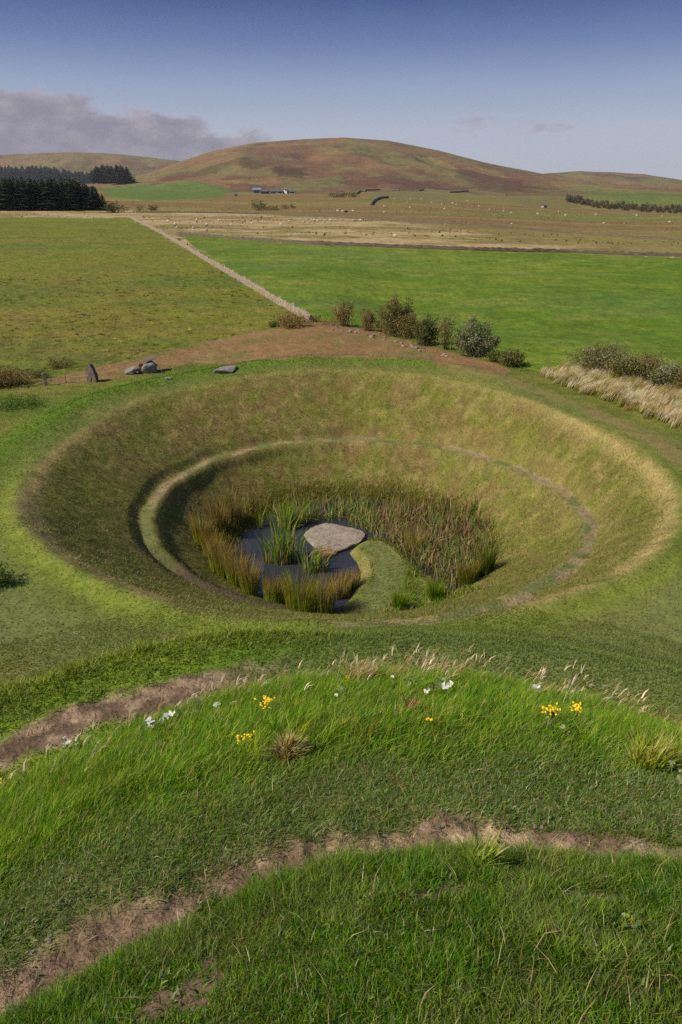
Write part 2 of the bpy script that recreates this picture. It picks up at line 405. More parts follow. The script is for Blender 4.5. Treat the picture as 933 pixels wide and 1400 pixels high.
def ground_colour(x, y, z, want_zone=False):
    n = len(x)
    d = np.hypot(x, y)
    big = fbm(x / 5.0, y / 5.0, 4, 51); mid = fbm(x / 1.3, y / 1.3, 3, 52); fin = fbm(x * 2.2, y * 2.2, 2, 53)
    jx = x + (fbm(x * .9, y * .9, 3, 61) - .5) * np.clip(d * .02, .1, 8); jy = y + (fbm(x * .9, y * .9, 3, 62) - .5) * np.clip(d * .02, .1, 8)
    c = mix3(np.broadcast_to(C_['lawn'], (n, 3)), C_['lawn2'], sstep(.35, .7, big))
    c = mix3(c, C_['hay'], sstep(.55, .85, .6 * mid + .4 * big) * .45)
    zone = np.zeros(n, int)
    # crater
    rc = np.hypot(x - CX, y - CY); th = np.arctan2(y - CY, x - CX)
    rim = np.interp(th, TH, RIM)
    inside = sstep(.6, -.6, rc - rim)
    sw = fbm(th * 9 + rc * .10, rc * .95 - th * .5, 4, 71)
    sw2 = fbm(th * 26 + rc * .4, rc * 2.6, 3, 72)
    cc = mix3(np.broadcast_to(C_['lawn2'], (n, 3)), C_['hay2'], sstep(.30, .68, sw) * (.35 + .42 * sstep(-.2, .5, np.sin(th))))
    cc = mix3(cc, C_['hay'], sstep(.42, .78, sw2) * .5)
    cc = mix3(cc, C_['lawn'], sstep(.5, .8, fbm(th * 14, rc * .8, 3, 73)) * .35)
    cc = cc * (.84 + .32 * fbm(x * 3.1, y * 3.1, 2, 74))[:, None]
    cc = mix3(cc, C_['mud'], sstep(POND_R + 1.6, POND_R - .2, rc) * .75)
    cc = cc * .88
    c = mix3(c, cc, inside)
    # dry edge on the rim and lush band outside
    c = mix3(c, C_['hay'], np.exp(-((rc - rim + .1) / .38) ** 2) * sstep(.15, .5, mid) * .95 * (.35 + .65 * sstep(.8, .1, np.sin(th))))
    far_side = sstep(-.3, .3, np.sin(th)) * sstep(.75, .1, np.cos(th))
    c = mix3(c, C_['lush'], np.exp(-((rc - rim - 3.0) / 1.5) ** 2) * far_side * .8)
    c = mix3(c, C_['worn'], np.exp(-((rc - rim - 1.0) / .8) ** 2) * .35)
    # causeway: worn green middle, dry edges
    Dl, _ = near_poly(x, y, LAND, 3.0); Ds, Is = near_poly(x, y, SPIT, 3)
    inl = (in_poly(x, y, LAND) | (Dl < .55)) & (rc < POND_R + 2.0)
    cl_ = mix3(np.broadcast_to(C_['lawn'], (n, 3)), C_['hay'], sstep(.45, .7, mid) * .6)
    cl_ = mix3(cl_, C_['lush'], sstep(.5, .7, fin) * .4)
    cl_ = mix3(cl_, C_['hay'], np.exp(-((Dl - .35) / .3) ** 2) * .35)
    cl_ = mix3(cl_, C_['worn'], sstep(1.0, .5, Ds) * .75)
    c = np.where(inl[:, None], cl_, c)
    # mound
    mr = np.hypot(x - MX, y - MY)
    mb = sstep(19, 9, mr)
    cm = mix3(np.broadcast_to(C_['lush'], (n, 3)), C_['bright'], sstep(.4, .7, .5 * big + .5 * mid))
    cm = mix3(cm, C_['worn'], sstep(.5, .75, fin) * .4)
    cm = mix3(cm, C_['soil'], sstep(8.5, 6.5, mr) * .65)
    cm = mix3(cm, C_['dirt'], sstep(.58, .66, fbm(x * 1.1 + 3, y * 1.1, 3, 141)) * sstep(3.6, 3.2, mr))
    cm = mix3(cm, C_['dirt'], bare_w(x, y))
    c = mix3(c, cm, mb)
    # worn shoulder outside of the upper path, grey green mown foot of the mound
    c = mix3(c, C_['worn'], sstep(4.7, 3.6, mr) * sstep(3.0, 3.4, mr) * .5)
    wornfoot = sstep(8.8, 10, mr) * sstep(17.5, 13.5, mr) * sstep(-2.5, 1.5, x)
    c = mix3(c, C_['worn'], wornfoot * .8)
    foot2 = np.exp(-((rc - rim - 3.4) / 1.5) ** 2) * sstep(-.2, -.7, np.sin(th)) + np.exp(-((rc - rim - 2.6) / 1.4) ** 2) * sstep(.3, .8, np.cos(th)) * sstep(.3, -.3, np.sin(th))
    c = mix3(c, C_['worn'], np.clip(foot2 * 1.25, 0, 1) * .7)
    c = mix3(c, C_['hay'] * 1.1, np.exp(-((rc - rim + .05 - .35 * (fin - .5)) / .42) ** 2) * sstep(.1, -.45, np.sin(th)) * sstep(.2, .5, mid) * .8)
    c = mix3(c, C_['bright'], np.exp(-((rc - rim - 1.0) / .55) ** 2) * sstep(.1, -.45, np.sin(th)) * .5)
    # trodden track of the site
    Dt, _ = near_poly(jx, jy, TRACK2, 4)
    tr = in_poly(jx, jy, P_TRACK)
    ct = mix3(np.broadcast_to(C_['track'], (n, 3)), C_['trackg'], sstep(.45, .75, fbm(x / 2.2, y / 2.2, 3, 81)) * .8)
    ct = mix3(ct, C_['hay'], sstep(.62, .8, mid) * .35)
    c = np.where(tr[:, None], ct, c)
    zone[tr] = 3
    c = mix3(c, mix3(ct, C_['worn'], np.full(n, .35)), sstep(1.0, .4, Dt) * .75)
    # spiral bench
    Dp, Ip = near_poly(x, y, SPIRAL, 2.0)
    Dpj, _ = near_poly(x + (mid - .5) * .5, y + (fin - .5) * .5, SPIRAL, 2.0)
    c = mix3(c, C_['hay'], np.exp(-((Dp - .6) / .3) ** 2) * .15)
    c = mix3(c, mix3(np.broadcast_to(C_['spath'], (n, 3)), C_['worn'], sstep(.4, .6, mid)), sstep(.40, .18, Dpj) * .85)
    c = mix3(c, C_['mud'] * 1.3, sstep(355, 385, Ip) * sstep(1.6, .7, Dp) * .7)
    zone[(Dp < .34)] = 2
    # dirt paths on the mound
    for P, hw, zid in ((PATH_IN, .12, 1), (PATH_OUT, .31, 8)):
        Dq, Iq = near_poly(x + (mid - .5) * .35, y + (fin - .5) * .35, P, 2.5)
        end = np.minimum(1, (len(P) - 1 - Iq) / 40.0) if zid == 8 else 1
        w_ = sstep(hw + (.14 if zid == 1 else .2), hw - .10, Dq + (fbm(x * 3, y * 3, 3, 91) - .5) * .35) * end
        cd = mix3(np.broadcast_to(C_['dirt'], (n, 3)), C_['dirt2'], sstep(.45, .7, fbm(x * 4, y * 4, 3, 92)) * .8) * (.9 if zid == 8 else 1.28)
        c = mix3(c, cd, w_)
        zone[w_ > .55] = zid
    # fields
    inL = in_poly(jx, jy, P_LEFT)
    lf = fbm(x / 14, y / 9, 4, 101); lf2 = fbm(x / 3, y / 1.6, 4, 102)
    cl = mix3(np.broadcast_to(C_['olive'], (n, 3)), C_['olive2'], sstep(.40, .66, .5 * lf + .5 * lf2))
    cl = mix3(cl, C_['leaf'], sstep(.48, .7, lf) * .4 * sstep(90, 170, d))
    cl = mix3(cl, C_['hay'], sstep(.60, .80, lf2) * .25)
    cl = mix3(cl, C_['olive2'], sstep(110, 55, d) * .3)
    cl = mix3(cl, C_['dgreen'] * .8, sstep(.5, .72, fbm(x / 22, y / 9, 4, 108)) * .5)
    cl = cl * (.8 + .4 * fbm(x / 1.2, y / .9, 3, 109))[:, None]
    c = np.where(inL[:, None], cl, c); zone[inL] = 4
    inR = in_poly(jx, jy, P_RIGHT)
    rf = fbm(x / 26, y / 18, 4, 103); rf2 = fbm(x / 4, y / 2, 4, 104)
    cr = mix3(np.broadcast_to(C_['leaf'], (n, 3)), C_['leaf2'], sstep(.42, .66, .5 * rf + .5 * rf2) * .85)
    cr = mix3(cr, C_['dgreen'], sstep(.48, .7, fbm(x / 46, y / 15, 4, 105)) * .6)
    cr = mix3(cr, C_['hay'], sstep(.6, .8, fbm(x / 7, y / 5, 3, 106)) * .22)
    cr = cr * (.82 + .36 * fbm(x / 1.5, y / .8, 3, 107))[:, None]
    c = np.where(inR[:, None], cr, c); zone[inR] = 5
    # moor beyond the fields
    out = (~inL) & (~inR) & (d > 95) & (y > 0)
    if out.any():
        xo, yo, do = x[out], y[out], d[out]; k = len(xo)
        st = fbm(xo / 60, yo / 16, 4, 111); st2 = fbm(xo / 9, yo / 5, 4, 112)
        co = mix3(np.broadcast_to(C_['moor'], (k, 3)), C_['moor2'], sstep(.42, .62, .6 * st + .4 * st2))
        co = mix3(co, C_['mbrown'], sstep(.52, .70, st2) * .5)
        # beyond ~440 m: brown and olive pasture strips
        st3 = fbm(xo / 190, yo / 38, 4, 113); st4 = fbm(xo / 60, yo / 90, 4, 114)
        cp = mix3(np.broadcast_to(C_['mbrown'], (k, 3)), C_['moor2'], sstep(.40, .60, st3))
        cp = mix3(cp, C_['dgreen'], sstep(.56, .70, st3 * .7 + st4 * .3) * .6)
        azo = np.arctan2(xo, yo)
        lim = np.interp(azo, [R(-20), R(0), R(12), R(26)], [470, 330, 230, 185])
        co = mix3(co, cp, sstep(lim * .97, lim * 1.06, do))
        # hill
        hn = fbm(xo / 260 + yo / 700, yo / 330, 5, 121); hn2 = fbm(xo / 120, yo / 320, 5, 122)
        ch = mix3(np.broadcast_to(C_['hgrass'], (k, 3)), C_['hgreen'], sstep(.42, .62, hn))
        ch = mix3(ch, C_['heather'], sstep(.44, .66, hn2) * .55)
        hn3 = fbm(xo / 45 + yo / 300, yo / 160, 4, 123)
        ch = mix3(ch, C_['hgreen'] * 1.05, sstep(.52, .66, hn3) * .55)
        ch = mix3(ch, C_['mud'] * 1.6, sstep(.66, .74, fbm(xo / 90, yo / 200, 4, 124)) * .5)
        co = mix3(co, ch, sstep(930, 1050, yo))
        jxo = xo + (fbm(xo / 60, yo / 60, 3, 131) - .5) * 60; jyo = yo + (fbm(xo / 60, yo / 60, 3, 132) - .5) * 120
        jf = np.clip((yo - 700) / 400, 0, 1)
        jxo = xo + (jxo - xo) * jf; jyo = yo + (jyo - yo) * jf
        for i_, g in enumerate(G_FIELDS):
            q = in_poly(jxo, jyo, g)
            co[q] = mix3(co[q], C_['dgreen'] if i_ in (0, 3) else C_['hgreen'], np.full(q.sum(), .85 if i_ != 3 else .5))
        for g in P_BROWN:
            q = in_poly(jxo, jyo, g); co[q] = mix3(co[q], C_['heather'], sstep(.3, .6, hn2[q]) * .9)
        q = in_poly(jxo, jyo, P_BLANK); co[q] = mix3(co[q], C_['mud'], np.full(q.sum(), .6))
        c = np.array(c); c[out] = co
        zo = np.where(yo > 980, 7, 6)
        zone[out] = zo
    c = c * (0.86 + 0.28 * fin)[:, None]
    return (c, zone) if want_zone else c

# ------------------------------------------------------------------ mesh + materials
def mesh_np(name, verts, faces_flat, loop_totals, mat, col=None, parent=None, smooth=True):
    me = bpy.data.meshes.new(name)
    nv, nl, nf = len(verts), len(faces_flat), len(loop_totals)
    me.vertices.add(nv); me.loops.add(nl); me.polygons.add(nf)
    me.vertices.foreach_set('co', np.asarray(verts, np.float32).ravel())
    me.loops.foreach_set('vertex_index', np.asarray(faces_flat, np.int32))
    ls = np.r_[0, np.cumsum(loop_totals)[:-1]].astype(np.int32)
    me.polygons.foreach_set('loop_start', ls)
    me.polygons.foreach_set('loop_total', np.asarray(loop_totals, np.int32))
    me.polygons.foreach_set('use_smooth', np.full(nf, smooth))
    me.update(calc_edges=True)
    me.validate()
    if col is not None:
        a = me.color_attributes.new('col', 'FLOAT_COLOR', 'POINT')
        cc = np.ones((nv, 4), np.float32); cc[:, :3] = col
        a.data.foreach_set('color', cc.ravel())
    me.materials.append(mat)
    ob = bpy.data.objects.new(name, me)
    COL.objects.link(ob)
    if parent is not None: ob.parent = parent
    return ob
def new_mat(name):
    m = bpy.data.materials.new(name); m.use_nodes = True
    nt = m.node_tree
    return m, nt, nt.nodes['Principled BSDF']
def noise_node(nt, scale, detail=4, rough=.55, coord='Object'):
    tc = nt.nodes.new('ShaderNodeTexCoord')
    n = nt.nodes.new('ShaderNodeTexNoise')
    n.inputs['Scale'].default_value = scale; n.inputs['Detail'].default_value = detail; n.inputs['Roughness'].default_value = rough
    nt.links.new(tc.outputs[coord], n.inputs['Vector'])
    return n
def ground_mat(name, scales, bump, dist):
    m, nt, b = new_mat(name)
    b.inputs['Roughness'].default_value = .9
    b.inputs['Specular IOR Level'].default_value = .15
    at_ = nt.nodes.new('ShaderNodeVertexColor'); at_.layer_name = 'col'
    prev = at_.outputs[0]
    hs = None
    for s, amt in scales:
        n = noise_node(nt, s, 5, .6)
        mr = nt.nodes.new('ShaderNodeMapRange')
        mr.inputs[1].default_value = .25; mr.inputs[2].default_value = .75
        mr.inputs[3].default_value = 1 - amt; mr.inputs[4].default_value = 1 + amt
        nt.links.new(n.outputs['Fac'], mr.inputs[0])
        mx = nt.nodes.new('ShaderNodeMix'); mx.data_type = 'RGBA'; mx.blend_type = 'MULTIPLY'; mx.inputs[0].default_value = 1
        cb = nt.nodes.new('ShaderNodeCombineColor')
        for i in range(3): nt.links.new(mr.outputs[0], cb.inputs[i])
        nt.links.new(prev, mx.inputs[6]); nt.links.new(cb.outputs[0], mx.inputs[7])
        prev = mx.outputs[2]
        if hs is None: hs = n.outputs['Fac']
    nt.links.new(prev, b.inputs['Base Color'])
    bp = nt.nodes.new('ShaderNodeBump')
    bp.inputs['Strength'].default_value = bump; bp.inputs['Distance'].default_value = dist
    nt.links.new(hs, bp.inputs['Height'])
    nt.links.new(bp.outputs[0], b.inputs['Normal'])
    return m
def blade_mat(name, trans=.42, rough=.5):
    m, nt, b = new_mat(name)
    at_ = nt.nodes.new('ShaderNodeVertexColor'); at_.layer_name = 'col'
    nt.links.new(at_.outputs[0], b.inputs['Base Color'])
    b.inputs['Roughness'].default_value = rough
    b.inputs['Specular IOR Level'].default_value = .22
    tr = nt.nodes.new('ShaderNodeBsdfTranslucent')
    nt.links.new(at_.outputs[0], tr.inputs[0])
    mx = nt.nodes.new('ShaderNodeMixShader'); mx.inputs[0].default_value = trans
    nt.links.new(b.outputs[0], mx.inputs[1]); nt.links.new(tr.outputs[0], mx.inputs[2])
    nt.links.new(mx.outputs[0], nt.nodes['Material Output'].inputs[0])
    return m
def tag(o_, label=None, cat=None, group=None, kind=None):
    if label: o_['label'] = label
    if cat: o_['category'] = cat
    if group: o_['group'] = group
    if kind: o_['kind'] = kind
    return o_
def thing(name, loc, label, cat, group=None):
    o_ = bpy.data.objects.new(name, None); COL.objects.link(o_)
    o_.location = loc; o_.empty_display_size = .2
    return tag(o_, label, cat, group)
M_SITE = ground_mat('turf_soil', ((7.0, .30), (1.6, .18)), .5, .06)
M_DIRT = ground_mat('trodden_earth', ((14.0, .38), (60.0, .34), (4.0, .2)), 1.0, .05)
M_FIELD = ground_mat('field_grass', ((1.1, .30), (.28, .20)), .8, .35)
M_MOOR = ground_mat('moor_grass', ((.42, .34), (.09, .22)), .8, .9)
M_HILL = ground_mat('hill_grass', ((.05, .26), (.015, .20)), .8, 5.0)
M_BLADE = blade_mat('grass_blades')
M_LEAF = blade_mat('leaves', .32)

def build_ground():
    az = np.r_[np.arange(-180, -60, 3.0), np.arange(-60, -40, .4), np.arange(-40, 40, .1), np.arange(40, 60, .4), np.arange(60, 180, 3.0)]
    az = np.radians(az)
    rings = np.r_[np.arange(.02, 12, .035), np.arange(12, 62, .13), 62 * np.exp(np.arange(0, math.log(7000 / 62), .0125))]
    A, Rr = np.meshgrid(az, rings)
    X = (Rr * np.sin(A)); Y = (Rr * np.cos(A))
    x, y = X.ravel(), Y.ravel()
    z = height(x, y)
    c, zone = ground_colour(x, y, z, True)
    nr, na = X.shape
    i = np.arange(nr - 1)[:, None] * na; j = np.arange(na)[None, :]; jn = (j + 1) % na
    F = np.stack([i + j, i + na + j, i + na + jn, i + jn], -1).reshape(-1, 4)[:, ::-1]
    # the face winding must give upward normals
    fz = zone[F]
    fzone = np.median(np.sort(fz, 1)[:, :3], axis=1).astype(int)
    V = np.stack([x, y, z], 1)
    names = {0: ('ground', M_SITE), 1: ('dirt_path', M_DIRT), 8: ('dirt_path', M_DIRT), 2: ('spiral_path', M_DIRT), 3: ('track', M_SITE), 4: ('rough_field', M_FIELD), 5: ('green_field', M_FIELD), 6: ('moor', M_MOOR), 7: ('hill', M_HILL)}
    for zid, (nm, mt) in names.items():
        f = F[fzone == zid]
        if len(f) == 0: continue
        used, inv = np.unique(f.ravel(), return_inverse=True)
        ob = mesh_np(nm, V[used], inv, np.full(len(f), 4), mt, c[used])
        ob['kind'] = 'structure'
build_ground()

# pond
def build_water():
    m, nt, b = new_mat('pond_water')
    b.inputs['Base Color'].default_value = (.026, .030, .038, 1)
    b.inputs['Roughness'].default_value = .06
    b.inputs['IOR'].default_value = 1.33
    n = noise_node(nt, 5.0, 3, .5)
    bp = nt.nodes.new('ShaderNodeBump'); bp.inputs['Strength'].default_value = .10; bp.inputs['Distance'].default_value = .03
    nt.links.new(n.outputs['Fac'], bp.inputs['Height']); nt.links.new(bp.outputs[0], b.inputs['Normal'])
    t = np.linspace(0, 2 * math.pi, 97)[:-1]
    V = [(CX, CY, WATER + .12)] + [(CX + (POND_R + .5) * math.cos(a), CY + (POND_R + .5) * math.sin(a), WATER + .12) for a in t]
    F = []
    for k in range(96): F += [0, 1 + k, 1 + (k + 1) % 96]
    ob = mesh_np('pond_water', V, F, np.full(96, 3), m, smooth=False)
    ob['kind'] = 'structure'
build_water()
# ------------------------------------------------------------------ grass
def blades(name, P, h, w, ang, lean, cb, ct, mat=None, parent=None, droop=.55, kind='stuff', facing=None):
    """curved five-point grass blades as one mesh; cb / ct are the colours of foot and tip"""
    n = len(P)
    h = np.broadcast_to(h, n); w = np.broadcast_to(w, n); lean = np.broadcast_to(lean, n); ang = np.broadcast_to(ang, n)
    f = RNG.uniform(0, math.pi, n) if facing is None else facing
    sx, sy = np.cos(f) * w / 2, np.sin(f) * w / 2
    lx, ly = np.cos(ang) * lean * h, np.sin(ang) * lean * h
    V = np.zeros((n, 5, 3), np.float32)
    up = np.sqrt(np.maximum(.15, 1 - (lean * .8) ** 2)) * h
    base = P
    for k, sgn in ((0, -1), (1, 1)):
        V[:, k, 0] = base[:, 0] + sgn * sx; V[:, k, 1] = base[:, 1] + sgn * sy; V[:, k, 2] = base[:, 2] - .01
    mx, my, mz = base[:, 0] + lx * .32, base[:, 1] + ly * .32, base[:, 2] + up * .58
    V[:, 2, 0] = mx + sx * .75; V[:, 2, 1] = my + sy * .75; V[:, 2, 2] = mz
    V[:, 3, 0] = mx - sx * .75; V[:, 3, 1] = my - sy * .75; V[:, 3, 2] = mz
    V[:, 4, 0] = base[:, 0] + lx; V[:, 4, 1] = base[:, 1] + ly; V[:, 4, 2] = base[:, 2] + up
    b0 = np.arange(n)[:, None] * 5
    F = np.concatenate([b0 + np.array([[0, 1, 2, 3]]), b0 + np.array([[3, 2, 4]])], 1).ravel()
    lt = np.tile([4, 3], n)
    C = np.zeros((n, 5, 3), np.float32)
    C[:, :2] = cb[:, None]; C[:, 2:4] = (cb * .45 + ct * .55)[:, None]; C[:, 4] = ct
    ob = mesh_np(name, V.reshape(-1, 3), F, lt, mat or M_BLADE, C.reshape(-1, 3), parent)
    if kind: ob['kind'] = kind
    return ob
def pal(names, probs, n):
    c = np.array([C_[k] for k in names])[RNG.choice(len(names), n, p=probs)]
    return c * RNG.uniform(.72, 1.28, (n, 1)) * RNG.uniform(.93, 1.07, (n, 3))
C_.update({k: lin(v) for k, v in dict(gr1=(86, 134, 16), gr2=(120, 158, 26), gr3=(160, 174, 48), gr4=(62, 104, 24), grey=(146, 158, 108), straw=(184, 164, 120), straw2=(150, 118, 74), gold=(150, 140, 50),
    rust=(140, 84, 36), reedg=(112, 138, 66), reedb=(148, 120, 82), reedt=(200, 172, 126), reedd=(104, 80, 58), white=(240, 240, 230), butter=(96, 122, 66), pale=(220, 204, 174)).items()})

def polar_points(n, r0, r1, a=52):
    n = int(n * 1.28)
    r = np.sqrt(RNG.uniform(r0 ** 2, r1 ** 2, n)); t = RNG.uniform(-1, 1, n)
    t = np.radians(np.where(np.abs(t) < .8, t / .8 * a, np.sign(t) * (a + (np.abs(t) - .8) / .2 * (84 - a))))
    return r * np.sin(t), r * np.cos(t)
def path_w(x, y):
    D1, _ = near_poly(x, y, PATH_IN, 1.5); D2, I2 = near_poly(x, y, PATH_OUT, 1.5); D3, _ = near_poly(x, y, SPIRAL, 1.5)
    jit = (fbm(x * 3, y * 3, 3, 91) - .5) * .35
    keep = np.maximum(sstep(.02, .2, D1 + jit), .07)
    keep = keep * np.where(RNG.random(len(x)) < (len(PATH_OUT) - I2) / 34, np.maximum(sstep(.18, .56, D2 + jit * 1.7), .09), 1)
    return keep * (.25 + .75 * sstep(.3, .6, D3))

def near_turf():
    # short turf on the top of the mound
    x, y = polar_points(400000, .9, 3.6, 62)
    mr = np.hypot(x - MX, y - MY)
    k = (mr < 3.22) & (RNG.random(len(x)) < path_w(x, y))
    bare = fbm(x * 1.1 + 3, y * 1.1, 3, 141)
    k &= (bare < .66) | (RNG.random(len(x)) < .25)
    k &= RNG.random(len(x)) > bare_w(x, y) * .92
    x, y = x[k], y[k]; n = len(x); mr = mr[k]
    cl = fbm(x * 1.8, y * 1.8, 3, 142); cl2 = fbm(x * 6, y * 6, 2, 143)
    P = np.stack([x, y, height(x, y)], 1)
    h = (.016 + .05 * cl * cl2 * 2 + .05 * np.exp(-((mr - 2.85) / .2) ** 2) * cl2) * RNG.uniform(.5, 1.5, n)
    ct = pal(['gr1', 'gr2', 'gr3', 'gr4', 'grey', 'straw2'], [.34, .24, .10, .20, .08, .04], n)
    ct = mix3(ct, pal(['gr3', 'straw', 'hay'], [.5, .25, .25], n), sstep(.5, .7, fbm(x * 2.6 + 5, y * 2.6, 3, 154)) * .32)
    ct = ct * np.array((.86, .9, 1.0))
    ct = ct * (.7 + .6 * cl2)[:, None]
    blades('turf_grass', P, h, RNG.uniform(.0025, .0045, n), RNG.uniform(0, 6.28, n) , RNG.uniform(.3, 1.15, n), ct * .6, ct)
    m_ = 60000
    x, y = polar_points(m_, .9, 6.0, 58); m_ = len(x)
    mr = np.hypot(x - MX, y - MY)
    k = (mr < 5.2) & (RNG.random(m_) < path_w(x, y)) & (RNG.random(m_) < fbm(x * 2.2 + 9, y * 2.2, 3, 155) * 2.2 - .7)
    x, y = x[k], y[k]; n = len(x)
    c = pal(['gr4', 'gr1', 'grey'], [.5, .3, .2], n)
    blades('clover_leaves', np.stack([x, y, height(x, y) + .008], 1), RNG.uniform(.018, .04, n), RNG.uniform(.007, .014, n), RNG.uniform(0, 6.28, n), RNG.uniform(.9, 1.3, n), c, c)
    x, y = polar_points(9000, .9, 6.0, 58)
    k = (np.hypot(x - MX, y - MY) < 5.5)
    x, y = x[k], y[k]; n = len(x)
    c = pal(['straw', 'straw2', 'pale'], [.5, .4, .1], n)
    blades('dead_thatch', np.stack([x, y, height(x, y) + RNG.uniform(0, .02, n)], 1), RNG.uniform(.03, .11, n), RNG.uniform(.002, .004, n), RNG.uniform(0, 6.28, n), RNG.uniform(1.0, 1.3, n), c, c)
    x, y = polar_points(330000, 2.4, 6.2, 54)
    mr = np.hypot(x - MX, y - MY)
    k = (mr > 3.2) & (mr < 4.9) & (RNG.random(len(x)) < path_w(x, y) * (.35 + .65 * fbm(x * 2, y * 2, 2, 156)))
    x, y, mr = x[k], y[k], mr[k]; n = len(x)
    ct = pal(['grey', 'gr4', 'gr1', 'lawn2', 'gr2', 'straw2'], [.30, .22, .18, .12, .12, .06], n)
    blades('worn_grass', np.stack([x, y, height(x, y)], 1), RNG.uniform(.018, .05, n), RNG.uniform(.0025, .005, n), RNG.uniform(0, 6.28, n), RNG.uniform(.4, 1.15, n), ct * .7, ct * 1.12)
    # longer grass on the slope between the two paths
    x, y = polar_points(420000, 2.4, 8.6, 52)
    mr = np.hypot(x - MX, y - MY)
    k = (mr > 3.22) & (mr < 8.3)
    k &= RNG.random(len(x)) < path_w(x, y) * np.clip(5.0 / np.hypot(x, y), .35, 1)
    x, y, mr = x[k], y[k], mr[k]; n = len(x)
    cl = fbm(x * 1.3, y * 1.3, 3, 144); cl2 = fbm(x * 4, y * 4, 2, 145)
    worn = sstep(4.5, 3.5, mr + (cl - .5) * 1.2)
    P = np.stack([x, y, height(x, y)], 1)
    h = (.05 + .16 * cl * sstep(3.8, 6.0, mr) + .06 * cl2) * (1 - .66 * worn) * RNG.uniform(.6, 1.4, n)
    ct = pal(['gr1', 'gr2', 'gr3', 'gr4', 'straw', 'gold'], [.34, .28, .14, .16, .04, .04], n)
    wg = pal(['grey', 'gr4', 'lawn2', 'straw2', 'gr1'], [.36, .22, .16, .10, .16], n)
    ct = mix3(ct, wg, worn * .9) * (.8 + .6 * cl2)[:, None]
    ang = RNG.normal(.1, .9, n)
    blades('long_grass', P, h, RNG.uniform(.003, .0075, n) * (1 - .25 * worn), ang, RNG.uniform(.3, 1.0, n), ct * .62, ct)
    m_ = 260
    tx, ty = polar_points(m_, 3.6, 7.6, 50); m_ = len(tx)
    q = np.hypot(tx - MX, ty - MY); k = (q > 4.2) & (q < 7.4) & (RNG.random(m_) < .35 + .65 * (tx < 0))
    tx, ty = tx[k], ty[k]
    per = 42
    a = RNG.uniform(0, 6.28, len(tx) * per); r = .07 * np.sqrt(RNG.random(len(a)))
    x = np.repeat(tx, per) + r * np.cos(a); y = np.repeat(ty, per) + r * np.sin(a); n = len(x)
    hh = np.repeat(RNG.uniform(.12, .30, len(tx)), per) * RNG.uniform(.5, 1.2, n)
    c = np.repeat(pal(['gr2', 'gr3', 'gr1', 'gold'], [.35, .3, .25, .1], len(tx)), per, 0) * RNG.uniform(.8, 1.2, (n, 1))
    blades('tall_grass', np.stack([x, y, height(x, y)], 1), hh, RNG.uniform(.004, .009, n), np.where(RNG.random(n) < .5, a, RNG.normal(.1, .6, n)), RNG.uniform(.2, .95, n), c * .65, c)
    # mown bank below the mound
    x, y = polar_points(330000, 7.5, 19.5, 46)
    mr = np.hypot(x - MX, y - MY); rc = np.hypot(x - CX, y - CY); th = np.arctan2(y - CY, x - CX)
    k = (mr > 8.2) & (rc > np.interp(th, TH, RIM) - .5)
    k &= RNG.random(len(x)) < path_w(x, y) * np.clip(11.0 / np.hypot(x, y), .5, 1)
    x, y, mr = x[k], y[k], mr[k]; n = len(x)
    P = np.stack([x, y, height(x, y)], 1)
    base = ground_colour(x, y, P[:, 2])
    lip = np.exp(-((mr - 11.3) / .8) ** 2) * sstep(1, -1.5, x)
    h = (.03 + .05 * fbm(x, y, 3, 146) + .22 * lip * fbm(x * 2, y * 2, 2, 147)) * RNG.uniform(.6, 1.5, n)
    ct = mix3(base, pal(['gr2', 'gr1', 'grey', 'hay', 'lawn2'], [.3, .25, .2, .12, .13], n), np.full(n, .5)) * 1.1
    ct = mix3(ct, pal(['gr3', 'bright', 'straw'], [.55, .35, .1], n) * 1.1, lip * .8)
    blades('bank_grass', P, h, RNG.uniform(.008, .018, n), RNG.uniform(0, 6.28, n), RNG.uniform(.4, 1.1, n), ct * .75, ct)

def crater_turf():
    n0 = 420000
    a = RNG.uniform(0, 2 * math.pi, n0); r = np.sqrt(RNG.uniform(1, 33 ** 2, n0))
    x, y = CX + r * np.cos(a), CY + r * np.sin(a)
    mr = np.hypot(x - MX, y - MY)
    k = ((r > POND_R + .2) | in_poly(x, y, LAND)) & (mr > 17) & (np.abs(x) < y * .9 + 6) & (RNG.random(n0) < path_w(x, y))
    D, _ = near_poly(x, y, TRACK2, 2.0)
    k &= ~(in_poly(x, y, P_LEFT) | in_poly(x, y, P_RIGHT)) & (~in_poly(x, y, P_TRACK) | (RNG.random(n0) < .3)) & (RNG.random(n0) < sstep(.2, 1.0, D) + .15)
    x, y, r, a = x[k], y[k], r[k], a[k]; n = len(x)
    P = np.stack([x, y, height(x, y)], 1)
    base = ground_colour(x, y, P[:, 2])
    rim = np.interp((a + math.pi) % (2 * math.pi) - math.pi, TH, RIM)
    inside = sstep(.3, -.6, r - rim)
    h = (.03 + .04 * inside + .05 * fbm(x * .8, y * .8, 3, 148)) * RNG.uniform(.5, 1.6, n)
    s = np.sin((a + math.pi) % (2 * math.pi) - math.pi)
    lip = np.exp(-((r - rim - 2.6) / 1.3) ** 2) * sstep(-.2, .4, s) * sstep(.8, .2, np.cos(a))
    h = h + lip * .10 * RNG.uniform(.4, 1.3, n)
    ct = mix3(base, pal(['gr2', 'lawn2', 'hay', 'straw', 'gr1'], [.22, .26, .24, .10, .18], n), .28 + .0 * r) * 1.08
    ang = np.where(RNG.random(n) < .7, a + math.pi / 2 + RNG.normal(0, .8, n), RNG.uniform(0, 6.28, n))
    blades('crater_grass', P, h, RNG.uniform(.018, .04, n), ang, RNG.uniform(.6, 1.25, n), ct * .95, ct)

